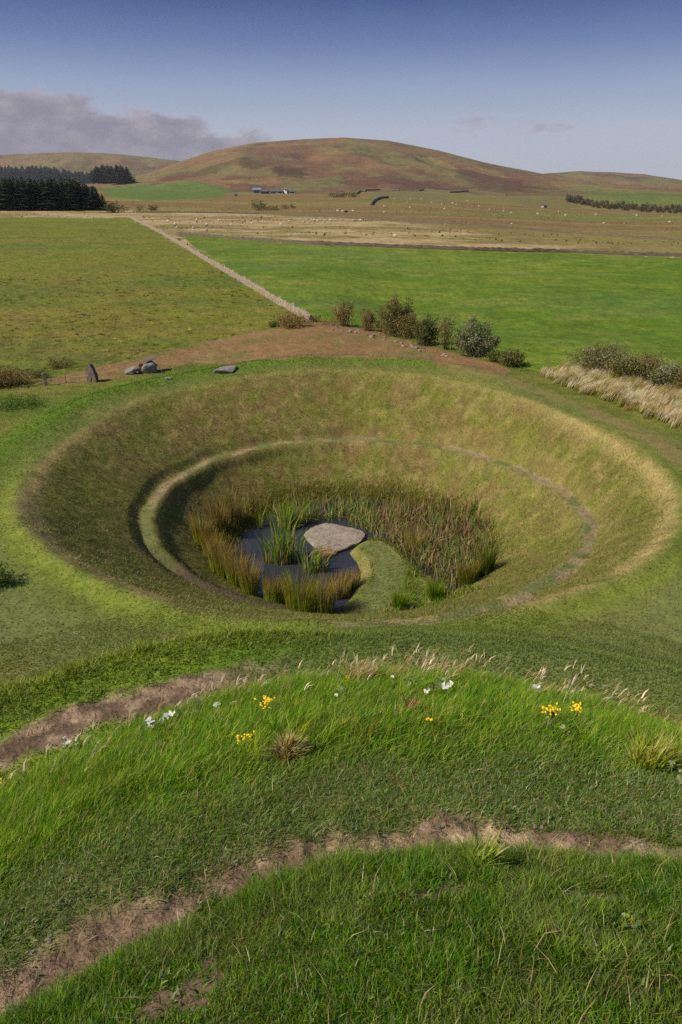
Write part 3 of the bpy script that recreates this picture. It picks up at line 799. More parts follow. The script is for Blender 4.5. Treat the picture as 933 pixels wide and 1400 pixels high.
def field_tussocks():
    n0 = 80000
    d = 50 * (260 / 50.) ** RNG.random(n0); t = np.radians(RNG.uniform(-36, 36, n0))
    x, y = d * np.sin(t), d * np.cos(t)
    inl, inr = in_poly(x, y, P_LEFT), in_poly(x, y, P_RIGHT)
    tr = in_poly(x, y, P_TRACK)
    k = (inl & (RNG.random(n0) < .75)) | (inr & (RNG.random(n0) < .5)) | (tr & (RNG.random(n0) < .3))
    x, y, d = x[k], y[k], d[k]; inl = inl[k]; inr = inr[k]; n = len(x)
    P = np.stack([x, y, height(x, y)], 1)
    ct = ground_colour(x, y, P[:, 2]) * RNG.uniform(.8, 1.35, (n, 1))
    ct = mix3(ct, pal(['hay', 'straw2', 'gold'], [.4, .3, .3], n), np.where(inl, .25, 0.04))
    h = np.where(inl, .10, .06) * RNG.uniform(.5, 1.7, n) * (.6 + fbm(x / 3, y / 3, 2, 149))
    w = .0011 * d * RNG.uniform(.6, 1.6, n)
    blades('field_grass', P, h, w, RNG.normal(.2, 1.0, n), RNG.uniform(.8, 1.3, n), ct * .95, ct)

def rough_tufts():
    n0 = 1500
    d = 46 * (125 / 46.) ** RNG.random(n0); t = np.radians(RNG.uniform(-36, 0, n0))
    tx, ty = d * np.sin(t), d * np.cos(t)
    k = in_poly(tx, ty, P_LEFT) & (RNG.random(n0) < fbm(tx / 5, ty / 4, 3, 157) * 2.2 - .4)
    tx, ty, d = tx[k], ty[k], d[k]; per = 22
    a = RNG.uniform(0, 6.28, len(tx) * per); r = np.repeat(RNG.uniform(.12, .4, len(tx)), per) * np.sqrt(RNG.random(len(a)))
    x = np.repeat(tx, per) + r * np.cos(a); y = np.repeat(ty, per) + r * np.sin(a); n = len(x)
    c = np.repeat(pal(['hay', 'olive', 'gold', 'lawn2'], [.3, .25, .2, .25], len(tx)) * 1.2, per, 0) * RNG.uniform(.85, 1.15, (n, 1))
    blades('rough_tufts', np.stack([x, y, height(x, y)], 1), np.repeat(RNG.uniform(.14, .34, len(tx)), per) * RNG.uniform(.6, 1.2, n), np.repeat(d, per) * .0007, np.where(RNG.random(n) < .6, a, .2), RNG.uniform(.7, 1.25, n), c * .98, c)
def seed_stalks():
    # flowering grass stalks along the shoulder of the mound, all blown to the right
    def stalks(name, x, y, h, heads, c, lean, hw):
        n = len(x)
        P = np.stack([x, y, height(x, y)], 1)
        ang = RNG.normal(.15, .45, n); ln = np.clip(RNG.normal(lean, .2, n), .05, 1.1)
        blades(name, P, h, hw, ang, ln, c * .8, c, droop=.3)
        if heads:
            up = np.sqrt(np.maximum(.15, 1 - (ln * .8) ** 2)) * h
            T = P + np.stack([np.cos(ang) * ln * h * .8, np.sin(ang) * ln * h * .8, up * .86], 1)
            for k in range(3):
                m = len(T)
                blades('seed_heads', T + RNG.normal(0, .004, (m, 3)), RNG.uniform(.06, .13, m), RNG.uniform(.008, .016, m), ang + RNG.normal(0, .25, m), RNG.uniform(.5, 1.05, m), c * 1.0, c * 1.1)
    n = 1700
    t = RNG.uniform(R(30), R(158), n); rr = 7.15 + RNG.normal(0, .6, n)
    keep = RNG.random(n) < np.clip(fbm(t * 7, rr * 3, 2, 151) * 2.6 - .8, .06, 1)
    t, rr = t[keep], rr[keep]; m = len(t)
    stalks('grass_stalks', MX + rr * np.cos(t), MY + rr * np.sin(t), RNG.uniform(.22, .48, m), True, pal(['straw', 'pale', 'straw2'], [.45, .4, .15], m), .72, .004)
    n = 620
    t = RNG.uniform(R(30), R(158), n); rr = RNG.uniform(4.6, 7.0, n)
    stalks('grass_stalks', MX + rr * np.cos(t), MY + rr * np.sin(t), RNG.uniform(.15, .38, n), False, pal(['straw', 'straw2', 'gr3'], [.4, .3, .3], n), .6, .004)
    n = 190
    x, y = polar_points(n, 1.2, 3.5, 48)
    k = np.hypot(x - MX, y - MY) < 3.0
    x, y = x[k], y[k]; n = len(x)
    stalks('grass_stalks', x, y, RNG.uniform(.10, .27, n), False, pal(['straw', 'straw2', 'pale'], [.5, .35, .15], n), .24, .0038)

def tall_dry_grass():
    pg = poly([(735, 511), (790, 503), (840, 512), (890, 528), (940, 545), (1010, 570), (1010, 620), (933, 588), (880, 570), (820, 546), (770, 528)])
    lo, hi = pg.min(0), pg.max(0)
    m_ = 1500
    tx = RNG.uniform(lo[0], hi[0], m_); ty = RNG.uniform(lo[1], hi[1], m_)
    k = in_poly(tx + RNG.normal(0, .25, m_), ty + RNG.normal(0, .25, m_), pg)
    tx, ty = tx[k], ty[k]; q = len(tx); per = 46
    a = RNG.uniform(0, 6.28, q * per); r = .26 * np.sqrt(RNG.random(len(a)))
    x = np.repeat(tx, per) + r * np.cos(a); y = np.repeat(ty, per) + r * np.sin(a); n = len(x)
    hh = np.repeat(RNG.uniform(.35, .95, q), per) * RNG.uniform(.65, 1.15, n)
    ct = np.repeat(pal(['pale', 'straw', 'straw2', 'gold'], [.52, .30, .10, .08], q), per, 0) * RNG.uniform(.85, 1.2, (n, 1)); cb = pal(['gold', 'lawn2', 'gr2'], [.4, .4, .2], n)
    ang = np.repeat(RNG.normal(.15, .3, q), per) + RNG.normal(0, .2, n)
    blades('tall_dry_grass', np.stack([x, y, height(x, y)], 1), hh, RNG.uniform(.014, .03, n), ang, np.repeat(RNG.uniform(.3, .85, q), per) + RNG.normal(0, .08, n), cb, ct * 1.12)

def reed_bed():
    wz = WATER + .12
    pg = np.array([at_z(a, b, wz)[:2] for a, b in [(372, 700), (398, 692), (440, 690), (500, 690), (560, 694), (610, 700), (645, 716), (668, 742), (674, 772), (668, 795), (644, 806), (618, 806), (596, 797), (571, 776), (548, 755), (526, 743), (507, 730), (470, 714), (430, 712), (405, 724), (385, 726)]])
    lo, hi = pg.min(0), pg.max(0)
    n = 34000
    x = RNG.uniform(lo[0], hi[0], n); y = RNG.uniform(lo[1], hi[1], n)
    cl = fbm(x * 1.1, y * 1.1, 3, 161)
    k = in_poly(x, y, pg) & (RNG.random(n) < np.clip(cl * 2.2 - .4, .3, .85) * .42)
    x, y, cl = x[k], y[k], cl[k]; n = len(x)
    z = np.maximum(height(x, y), wz - .25)
    P = np.stack([x, y, z], 1)
    gsel = sstep(.45, .6, fbm(x * .6 + 9, y * .6, 2, 162))
    g = RNG.random(n) < .30 + .3 * gsel + .35 * sstep(4, -1, x)
    ct = np.where(g[:, None], pal(['reedg', 'gr2', 'gold'], [.6, .25, .15], n), pal(['reedt', 'reedb', 'straw', 'reedd'], [.32, .38, .12, .18], n))
    cb = np.where(g[:, None], pal(['reedg', 'reedt'], [.7, .3], n), pal(['reedb', 'reedd'], [.5, .5], n))
    h = RNG.uniform(.6, 1.55, n) * (.7 + .5 * cl)
    broken = RNG.random(n) < .36
    blades('reed_bed', P, h, RNG.uniform(.045, .085, n), RNG.uniform(0, 6.28, n), np.where(broken, RNG.uniform(.6, 1.1, n), RNG.uniform(.05, .35, n)), cb, ct)
    # fine long grass fringing the far bank of the pond
    a = RNG.uniform(R(-35), R(190), 12000); r = POND_R + RNG.normal(.55, .5, len(a))
    x, y = CX + r * np.cos(a), CY + r * np.sin(a)
    P = np.stack([x, y, np.maximum(height(x, y), wz - .15)], 1); n = len(x)
    ct = pal(['gold', 'olive', 'reedt', 'rust', 'gr3'], [.35, .3, .1, .05, .2], n)
    ct = ct * 1.15
    blades('fringe_grass', P, RNG.uniform(.2, .55, n), RNG.uniform(.012, .03, n), RNG.uniform(0, 6.28, n), RNG.uniform(.2, .8, n), ct * .55, ct)

def bank_weeds():
    lo, hi = LAND.min(0), LAND.max(0)
    n = 9000
    x = RNG.uniform(lo[0], hi[0], n); y = RNG.uniform(lo[1], hi[1], n)
    Ds, _ = near_poly(x, y, SPIT, 5)
    k = in_poly(x, y, LAND) & (Ds > .85) & (x > 1.6) & (RNG.random(n) < fbm(x * 1.4, y * 1.4, 2, 163) * 1.3)
    x, y = x[k], y[k]; n = len(x)
    ct = pal(['gr2', 'gold', 'straw2', 'gr1', 'reedt'], [.3, .25, .15, .2, .1], n)
    blades('bank_weeds', np.stack([x, y, height(x, y)], 1), RNG.uniform(.12, .42, n), RNG.uniform(.02, .05, n), RNG.uniform(0, 6.28, n), RNG.uniform(.2, .9, n), ct * .7, ct)
def rush(px, py, hpx, wpx, label, tips, feet, n=420, spread=.30):
    b = at(px, py)
    b[2] = max(b[2], WATER - .1)
    hm = h_for(b, py - hpx) * .92; wm = w_for(b, wpx) * .95
    a = RNG.uniform(0, 6.28, n); r = wm * .34 * np.sqrt(RNG.random(n))
    x, y = r * np.cos(a), r * np.sin(a) * .8
    P = np.stack([x, y, np.zeros(n)], 1)
    zz = height(b[0] + x, b[1] + y); P[:, 2] = np.clip(zz, WATER - .1, None) - b[2]
    ct = pal(tips, np.full(len(tips), 1 / len(tips)), n); cb = pal(feet, np.full(len(feet), 1 / len(feet)), n)
    ob = blades('rush_clump', P, hm * RNG.uniform(.6, 1.08, n), RNG.uniform(.012, .026, n), a + RNG.normal(0, .5, n), RNG.uniform(.1, 1, n) * spread + .05, cb, ct, kind=None)
    ob.location = b
    return tag(ob, label, 'rush clump', 'rush clumps round the pond')
def cattail(px, py, hpx, wpx, label, n=46, tan=.3):
    b = at_z(px, py, WATER + .12)
    hm = h_for(b, py - hpx); wm = w_for(b, wpx)
    root = thing('cattail_clump', b, label, 'cattail clump', 'cattail clumps standing in the pond')
    def leafset(nm, k, tips, feet, hs):
        a = RNG.uniform(0, 6.28, k); r = wm * .32 * np.sqrt(RNG.random(k))
        P = np.stack([r * np.cos(a), r * np.sin(a), np.full(k, -.15)], 1)
        return blades(nm, P, hm * hs * RNG.uniform(.7, 1.1, k), RNG.uniform(.05, .09, k), a + RNG.normal(0, .6, k), RNG.uniform(.05, .5, k), pal(feet, np.full(len(feet), 1 / len(feet)), k), pal(tips, np.full(len(tips), 1 / len(tips)), k), parent=root, kind=None)
    leafset('green_leaves', int(n * (1 - tan)), ['gr2', 'reedg', 'gr2', 'gr3'], ['reedg', 'gr1', 'gold'], 1.0)
    leafset('dead_leaves', max(3, int(n * tan)), ['reedt', 'straw', 'reedb'], ['reedb', 'reedt'], .7)
    return root

# ------------------------------------------------------------------ stone
def stone_mat(name, c1, c2, sc1=2.5, bump=.6, lichen=None):
    m, nt, b = new_mat(name)
    n1 = noise_node(nt, sc1, 8, .65); n2 = noise_node(nt, sc1 * 6, 6, .6)
    cr = nt.nodes.new('ShaderNodeValToRGB')
    cr.color_ramp.elements[0].position = .32; cr.color_ramp.elements[0].color = (*lin(c1), 1)
    cr.color_ramp.elements[1].position = .68; cr.color_ramp.elements[1].color = (*lin(c2), 1)
    if lichen:
        e = cr.color_ramp.elements.new(.80); e.color = (*lin(lichen), 1)
    mx = nt.nodes.new('ShaderNodeMix'); mx.data_type = 'FLOAT'; mx.inputs[0].default_value = .45
    nt.links.new(n1.outputs['Fac'], mx.inputs[2]); nt.links.new(n2.outputs['Fac'], mx.inputs[3])
    nt.links.new(mx.outputs[0], cr.inputs[0]); nt.links.new(cr.outputs[0], b.inputs['Base Color'])
    b.inputs['Roughness'].default_value = .85
    bp = nt.nodes.new('ShaderNodeBump'); bp.inputs['Strength'].default_value = bump; bp.inputs['Distance'].default_value = .05
    nt.links.new(n2.outputs['Fac'], bp.inputs['Height']); nt.links.new(bp.outputs[0], b.inputs['Normal'])
    return m
M_ROCK = stone_mat('sandstone', (92, 84, 74), (162, 148, 132), 2.2, 1.0, (110, 102, 90))
M_LEDGE = stone_mat('brown_stone', (110, 82, 56), (160, 124, 86), 1.8, .7)
M_GREY = stone_mat('grey_stone', (90, 88, 86), (142, 136, 130), 2.5, .6, (128, 118, 92))
M_DARKST = stone_mat('dark_stone', (66, 60, 56), (112, 98, 84), 2.5, .6)
M_WALL = stone_mat('wall_stone', (88, 80, 68), (164, 148, 126), 2.2, 1.0, (80, 74, 62))
M_WALLD = stone_mat('wall_stone_dark', (66, 60, 46), (112, 100, 78), 1.6, .9)
M_WOOD = stone_mat('weathered_wood', (104, 94, 88), (146, 134, 126), 6, .5)
M_RUBBLE = stone_mat('pale_rubble', (104, 92, 80), (150, 136, 122), 4, .5)

def bm_obj(name, bm, mat, parent=None, smooth=False):
    me = bpy.data.meshes.new(name)
    bm.to_mesh(me); bm.free()
    me.materials.append(mat)
    if smooth: me.polygons.foreach_set('use_smooth', np.full(len(me.polygons), True))
    ob = bpy.data.objects.new(name, me); COL.objects.link(ob)
    if parent is not None: ob.parent = parent
    return ob
import bmesh
from mathutils import Matrix, noise as mnoise
def boulder_bm(sx, sy, sz, seed, npts=16, rough=.05, cuts=2):
    rnd = random.Random(seed)
    bm = bmesh.new()
    for _ in range(npts):
        v = Vector((rnd.uniform(-1, 1), rnd.uniform(-1, 1), rnd.uniform(-.9, 1)))
        m_ = max(abs(v.x), abs(v.y), abs(v.z)); v = v / m_ * rnd.uniform(.78, 1)
        bm.verts.new((v.x * sx, v.y * sy, v.z * sz))
    r = bmesh.ops.convex_hull(bm, input=bm.verts)
    bmesh.ops.delete(bm, geom=[g for g in r['geom_interior'] if isinstance(g, bmesh.types.BMVert)], context='VERTS')
    bmesh.ops.bevel(bm, geom=list(bm.edges), offset=min(sx, sy, sz) * .16, segments=1, affect='EDGES')
    bmesh.ops.triangulate(bm, faces=bm.faces)
    bmesh.ops.subdivide_edges(bm, edges=list(bm.edges), cuts=cuts, use_grid_fill=True)
    for v in bm.verts:
        nn = mnoise.noise(v.co * (2.2 / max(sx, sy, sz)) + Vector((seed, 0, 0))) + .5 * mnoise.noise(v.co * (6 / max(sx, sy, sz)))
        v.co += v.co.normalized() * nn * rough * max(sx, sy, sz)
    return bm

def pond_rock():
    out = [(411, 729), (419, 720), (432, 715), (444, 712), (456, 713), (474, 718), (492, 722), (505, 727), (501, 737), (487, 746), (470, 752), (450, 757), (434, 750), (420, 741)]
    zt = WATER + .34
    P = np.array([at_z(a, b, zt) for a, b in out])
    c = P.mean(0)
    n = 72; rings = 12
    ang = np.arctan2(P[:, 1] - c[1], P[:, 0] - c[0]); rad = np.hypot(P[:, 0] - c[0], P[:, 1] - c[1])
    o_ = np.argsort(ang); t = np.linspace(-math.pi, math.pi, n + 1)[:-1]
    rr = np.interp(t, ang[o_], rad[o_], period=2 * math.pi)
    rr = rr * .86 * (1 + .05 * (vnoise(t * 6, t * 0, 3) - .5))
    V, F = [], []
    for k in range(rings + 1):
        f = k / rings
        for i in range(n):
            x, y = rr[i] * f * math.cos(t[i]), rr[i] * f * math.sin(t[i])
            z = .10 * (fbm(np.array([x * 1.2]), np.array([y * 1.2]), 4, 171)[0] - .5) + .03 * math.floor(3 * vnoise(np.array([x * .9 + y * .5]), np.array([y * 1.3]), 9)[0]) - .06 * f ** 4 + .03 * x
            V.append((x, y, z))
    for s, (f, dz) in enumerate(((1.03, -.07), (1.0, -.22), (.95, -.40), (.97, -.62), (.85, -1.0))):
        for i in range(n):
            j = 1 + .05 * (vnoise(np.array([t[i] * 5 + s * 3.1]), np.array([s * 1.7]), 5)[0] - .5)
            V.append((rr[i] * f * j * math.cos(t[i]), rr[i] * f * j * math.sin(t[i]), dz + .03 * rr[i] * math.cos(t[i])))
    for k in range(rings + 5):
        for i in range(n):
            a, b = k * n + i, k * n + (i + 1) % n
            F += [a, a + n, b + n, b]
    ob = mesh_np('rock_slab', np.array(V), F, np.full((rings + 5) * n, 4), M_ROCK, smooth=False)
    ob.location = c
    tag(ob, 'broad pale flat rock slab at the end of the green causeway in the pond', 'rock')
    b = at_z(443, 762, WATER + .05)
    ob = bm_obj('ledge_stone', boulder_bm(1.0, .38, .34, 5), M_LEDGE); ob.location = b + np.array((0, .25, 0.05)); ob.rotation_euler = (0, .05, .12)
    tag(ob, 'brown ledge stone tucked under the front of the flat pond slab', 'rock')

def stones():
    b = at(128, 522)
    hm = h_for(b, 497); wm = w_for(b, 17)
    bm = bmesh.new()
    prof = [(-.5, -.12), (-.52, .35), (-.44, .7), (-.22, .93), (-.12, 1.0), (.0, .97), (.2, .78), (.42, .45), (.5, .1), (.5, -.12)]
    f = [bm.verts.new((p[0] * wm, -.16, p[1] * hm)) for p in prof]; g = [bm.verts.new((p[0] * wm * .9, .16, p[1] * hm * .98)) for p in prof]
    bm.faces.new(f); bm.faces.new(g[::-1])
    for i in range(len(prof)):
        j = (i + 1) % len(prof); bm.faces.new((f[j], f[i], g[i], g[j]))
    bmesh.ops.triangulate(bm, faces=bm.faces)
    bmesh.ops.subdivide_edges(bm, edges=list(bm.edges), cuts=3, use_grid_fill=True)
    for v in bm.verts: v.co += Vector((mnoise.noise(v.co * 3), mnoise.noise(v.co * 3 + Vector((7, 0, 0))), mnoise.noise(v.co * 3 + Vector((0, 9, 0))))) * .05
    ob = bm_obj('standing_stone', bm, M_DARKST); ob.location = b; ob.rotation_euler = (0, 0, R(-24))
    tag(ob, 'upright pointed brown stone standing at the edge of the track', 'standing stone')
    def put(px, py, wpx, sy, sz, rot, mat, name, label, dz=0.0, seed=1, cat='boulder', group=None, up=.5):
        p = at(px, py); w = w_for(p, wpx) / 2
        o_ = bm_obj(name, boulder_bm(w, w * sy, w * sz, seed), mat)
        o_.location = (p[0], p[1], p[2] + w * sz * up + dz); o_.rotation_euler = rot
        tag(o_, label, cat, group); return o_
    G = 'fallen boulders by the track'
    B = put(203, 509, 30, .62, .62, (.12, -.22, .45), M_GREY, 'boulder', 'large tilted grey block in the middle of the leaning boulder pile', 0, 3, group=G)
    def lay(dx, dy, dz, sx, sy, sz, rot, mat, label, seed):
        o_ = bm_obj('boulder', boulder_bm(sx, sy, sz, seed), mat)
        o_.location = (B.location[0] + dx, B.location[1] + dy, gz(B.location[0] + dx, B.location[1] + dy) + dz); o_.rotation_euler = rot
        return tag(o_, label, 'boulder', G)
    lay(.16, .30, .98, .60, .46, .17, (.05, -.22, .3), M_DARKST, 'flat dark slab lying on top of the leaning boulder pile', 4)
    lay(-.62, .25, .42, .24, .22, .30, (.1, .2, .2), M_LEDGE, 'small reddish stone on the upper left of the boulder pile', 18)
    lay(-1.15, -.55, .20, .62, .40, .26, (.1, -.30, .35), M_GREY, 'low wedge shaped grey boulder at the left foot of the boulder pile', 6)
    lay(-.48, -.28, .24, .30, .26, .28, (.1, .2, .2), M_DARKST, 'small dark stone wedged between the grey boulders of the pile', 8)
    put(309, 508, 38, .45, .26, (.05, -.14, .25), M_GREY, 'boulder', 'long pale grey boulder lying alone on the grass right of the pile', 0, 12, group=G)
    put(231, 517, 12, .7, .3, (0, 0, 0), M_GREY, 'boulder', 'small half buried grey stone in the grass right of the boulder pile', -.05, 9, group=G)
    put(698, 496, 20, .5, .5, (0, 0, .2), M_GREY, 'boulder', 'grey stone half hidden at the foot of the round willow bush', -.1, 14, group=G, up=.3) if False else None
    # fence post, stake and rope
    b = at(63, 527); hm = h_for(b, 510)
    bm = bmesh.new(); bmesh.ops.create_cube(bm, size=1, matrix=Matrix.Diagonal((.22, .22, hm + .3, 1)))
    bmesh.ops.bevel(bm, geom=list(bm.edges), offset=.025, segments=1, affect='EDGES')
    for v in bm.verts:
        if v.co.z > 0: v.co.z += v.co.x * .35; v.co.x *= .85; v.co.y *= .85
    ob = bm_obj('wooden_post', bm, M_WOOD); ob.location = (b[0], b[1], b[2] + hm / 2 - .15); ob.rotation_euler = (0, R(-5), .3)
    tag(ob, 'short thick weathered wooden post standing in the grass by the rope', 'post')
    c = at(91, 523)
    hs = h_for(c, 513)
    bm = bmesh.new(); bmesh.ops.create_cone(bm, cap_ends=True, segments=8, radius1=.035, radius2=.03, depth=hs + .2)
    ob = bm_obj('rope_stake', bm, M_DARKST, smooth=True); ob.location = (c[0], c[1], c[2] + hs / 2 - .1)
    tag(ob, 'thin dark stake holding up the rope between post and standing stone', 'stake')
    pts = [at(24, 529) + np.array((0, 0, .05)), np.array((b[0], b[1] - .2, b[2] + hm * .38)), c + np.array((0, 0, hs)), np.array(at(128, 522)) + np.array((-.2, -.25, .55))]
    V = []; F = []; k = 0
    L = []
    for i in range(3):
        for s in range(10):
            t = s / 10; p = pts[i] * (1 - t) + pts[i + 1] * t
            L.append(p - np.array((0, 0, .12 * math.sin(math.pi * t))))
    L.append(pts[3])
    for p in L:
        for q in range(6): V.append(p + .022 * np.array((0, math.cos(q * 1.0472), math.sin(q * 1.0472))))
    for i in range(len(L) - 1):
        for q in range(6): F += [i * 6 + q, i * 6 + (q + 1) % 6, (i + 1) * 6 + (q + 1) % 6, (i + 1) * 6 + q]
    m, nt, bs = new_mat('rope'); bs.inputs['Base Color'].default_value = (*lin((170, 150, 104)), 1); bs.inputs['Roughness'].default_value = .9
    V = np.array(V); V0 = V.mean(0)
    ob = mesh_np('rope', V - V0, F, np.full(len(F) // 4, 4), m); ob.location = V0
    tag(ob, 'pale rope slung low past the wooden post to the standing stone', 'rope')
    # rubble along the bank under the bushes
    protos = [bm_obj('rubble_stone', boulder_bm(.30, .22, .16, 40 + s, cuts=1), M_RUBBLE) for s in range(4)]
    line = [(446, 444), (470, 451), (496, 455), (520, 459), (545, 468), (565, 474), (585, 480), (615, 486)]
    k = 0
    for i in range(34):
        t = RNG.random() * (len(line) - 1); a = int(t); f = t - a
        px = line[a][0] * (1 - f) + line[a + 1][0] * f + RNG.normal(0, 2.5); py = line[a][1] * (1 - f) + line[a + 1][1] * f + RNG.normal(1.0, 1.6)
        o_ = protos[i] if i < 4 else protos[i % 4].copy()
        if i >= 4: COL.objects.link(o_)
        p = at(px, py); s = RNG.uniform(.35, .95)
        o_.location = p + np.array((0, 0, .05)); o_.rotation_euler = (RNG.uniform(-.3, .3), RNG.uniform(-.3, .3), RNG.uniform(0, 6)); o_.scale = (s, s, s)
        tag(o_, 'pale rubble stone on the low bank in front of the dark bushes', 'rubble stone', 'rubble stones on the bank below the bushes')

def path_stones():
    protos = [bm_obj('path_stone', boulder_bm(.035, .028, .018, 70 + s, cuts=1), M_RUBBLE) for s in range(3)]
    for i in range(16):
        j = RNG.integers(10, len(PATH_IN) - 8)
        x = PATH_IN[j, 0] + RNG.normal(0, .10); y = PATH_IN[j, 1] + .10 + RNG.normal(0, .10)
        o_ = protos[i] if i < 3 else protos[i % 3].copy()
        if i >= 3: COL.objects.link(o_)
        s = RNG.uniform(.25, .8)
        o_.location = (x, y, gz(x, y) - .003); o_.scale = (s, s, s); o_.rotation_euler = (RNG.uniform(-.3, .3), RNG.uniform(-.3, .3), RNG.uniform(0, 6))
        tag(o_, 'small pale stone lying in the bare earth of the nearer dirt path', 'stone', 'small stones in the nearer dirt path')

# ------------------------------------------------------------------ walls
def dry_wall(pxs, hgt, wid, label, mat, step=.8, group=None, cat='wall', name='dry_stone_wall', jag=.16):
    P = np.array([at(a, b) for a, b in pxs])
    L = np.linalg.norm(np.diff(P[:, :2], axis=0), axis=1).sum()
    n = int(max(8, min(700, L / step)))
    Q = resample(P, n)
    T = np.gradient(Q[:, :2], axis=0); T /= np.linalg.norm(T, axis=1)[:, None]
    N = np.stack([-T[:, 1], T[:, 0]], 1)
    zg = height(Q[:, 0], Q[:, 1])
    hh = hgt * (1 + RNG.normal(0, jag, n) * .6)
    sec = [(-.5, -.3), (-.47, .35), (-.40, .72), (-.36, .8), (-.30, 1.0), (.05, 1.06), (.30, 1.0), (.36, .8), (.40, .72), (.47, .35), (.5, -.3)]
    V = np.zeros((n, len(sec), 3))
    for k, (s, t) in enumerate(sec):
        off = s * wid + RNG.normal(0, .035, n)
        V[:, k, 0] = Q[:, 0] + N[:, 0] * off; V[:, k, 1] = Q[:, 1] + N[:, 1] * off
        V[:, k, 2] = zg + t * hh + (RNG.normal(0, jag * .35, n) if t > .7 else 0)
    c = V.reshape(-1, 3).mean(0)
    m = len(sec); F = []
    for i in range(n - 1):
        for k in range(m - 1): F += [i * m + k, i * m + k + 1, (i + 1) * m + k + 1, (i + 1) * m + k]
    F = np.array(F, int)[::-1]
    lt = np.full(len(F) // 4, 4)
    e0 = list(range(m)); e1 = [(n - 1) * m + k for k in range(m)][::-1]
    F = np.r_[F, e0, e1]; lt = np.r_[lt, m, m]
    ob = mesh_np(name, V.reshape(-1, 3) - c, F, lt, mat, smooth=False); ob.location = c
    return tag(ob, label, cat, group)
def walls():
    g = 'walls dividing the fields and hill pastures'
    dry_wall([(426, 441), (393, 422), (360, 402), (300, 367), (262, 344), (230, 325), (203, 310), (176, 296)], .78, .48, 'long pale dry stone wall running diagonally away between the two green fields', M_WALL, .55, g)
    dry_wall([(243, 321), (330, 328), (430, 335), (540, 339), (650, 343), (780, 346), (960, 352)], .8, .6, 'dark dry stone wall along the far edge of the bright green field', M_WALLD, .8, g)
    dry_wall([(182, 291), (260, 291), (360, 293), (450, 297), (560, 303), (680, 311), (800, 320), (960, 331)], .7, .7, 'thin broken wall crossing the pale moor behind the bright green field', M_WALLD, 1.5, g)
    dry_wall([(508, 281), (512, 276), (520, 272), (531, 271)], 1.7, 1.2, 'short dark curved wall on the pasture below the big hill', M_WALLD, 2, g)
    dry_wall([(488, 266), (500, 261), (520, 260), (546, 260)], 1.9, 1.2, 'curved wall above the pale pasture at the foot of the big hill', M_WALLD, 2, g)
    dry_wall([(573, 262), (580, 260), (600, 262), (615, 264), (640, 262), (665, 264), (692, 268)], 1.9, 1.2, 'long wavering wall on the lower right slope of the big hill', M_WALLD, 2, g)

# ------------------------------------------------------------------ shrubs and trees
def bush_mesh(h, w, pal_names, nst, nlf, ls, top=1.0, low=.15, seed=0, asp=.7):
    """stems and loose leaves; returns (stem verts, faces), (leaf verts, colours)"""
    rg = np.random.default_rng(seed + 900)
    sv, sf = [], []
    tips = []
    for i in range(nst):
        a = rg.uniform(0, 6.28); q = math.sqrt(rg.random())
        tx, ty = math.cos(a) * q * w * .5, math.sin(a) * q * w * .5 * asp
        th = h * (1 - top * .55 * q ** 2) * rg.uniform(.72, 1.05)
        bx, by = tx * .25, ty * .25
        r0 = .012 * h + .008
        prev = None
        pts = []
        for s in range(5):
            t = s / 4
            p = np.array((bx + (tx - bx) * t ** 1.4 + rg.normal(0, .02 * w), by + (ty - by) * t ** 1.4 + rg.normal(0, .02 * w), th * t - .1 * (s == 0)))
            pts.append(p); r_ = r0 * (1 - .85 * t)
            k0 = len(sv)
            for g in range(3): sv.append(p + r_ * np.array((math.cos(g * 2.094), math.sin(g * 2.094), 0)))
            if prev is not None:
                for g in range(3): sf += [prev + g, prev + (g + 1) % 3, k0 + (g + 1) % 3, k0 + g]
            prev = k0
        tips.append(np.array(pts))
    tips = np.array(tips)
    si = rg.integers(0, nst, nlf); t = low + (1 - low) * rg.random(nlf) ** .8
    f = t * 4; i0 = np.minimum(f.astype(int), 3); fr = (f - i0)[:, None]
    c = tips[si, i0] * (1 - fr) + tips[si, i0 + 1] * fr
    sp = (w / max(2.0, nst ** .5)) * .52
    c = c + rg.normal(0, 1, (nlf, 3)) * np.array((sp, sp, sp * .6)) * (1.15 - .75 * t)[:, None]
    c[:, 2] = np.maximum(c[:, 2], .04)
    d = rg.normal(0, 1, (nlf, 3)); d[:, 2] += .5; d /= np.linalg.norm(d, axis=1)[:, None]
    e = rg.normal(0, 1, (nlf, 3)); e -= (e * d).sum(1)[:, None] * d; e /= np.linalg.norm(e, axis=1)[:, None]
    s = ls * rg.uniform(.6, 1.4, (nlf, 1))
    LV = np.stack([c - d * s * .5, c + e * s * .26, c + d * s * .5, c - e * s * .26], 1).reshape(-1, 3)
    cols = np.array([C_[k] for k in pal_names])
    grp = cols[rg.integers(0, len(cols), nst)][si] * .5 + cols[rg.integers(0, len(cols), nlf)] * .5
    grp = grp * rg.uniform(.65, 1.35, (nlf, 1))
    return np.array(sv), sf, LV, np.repeat(grp, 4, 0)
M_BARK, _nt, _b = new_mat('bark')
_b.inputs['Base Color'].default_value = (*lin((92, 76, 60)), 1); _b.inputs['Roughness'].default_value = .9
C_.update({k: lin(v) for k, v in dict(bu1=(104, 110, 52), bu2=(126, 118, 64), bu3=(142, 118, 76), bu4=(142, 104, 66), bu5=(88, 92, 46), willow=(128, 130, 92), willow2=(108, 114, 72), silver=(150, 152, 126), rusty=(118, 74, 48),
    con1=(36, 50, 28), con2=(46, 60, 30), con3=(28, 42, 28), con4=(92, 86, 36), con5=(110, 84, 40), bare=(96, 88, 80), bare2=(112, 102, 84)).items()})
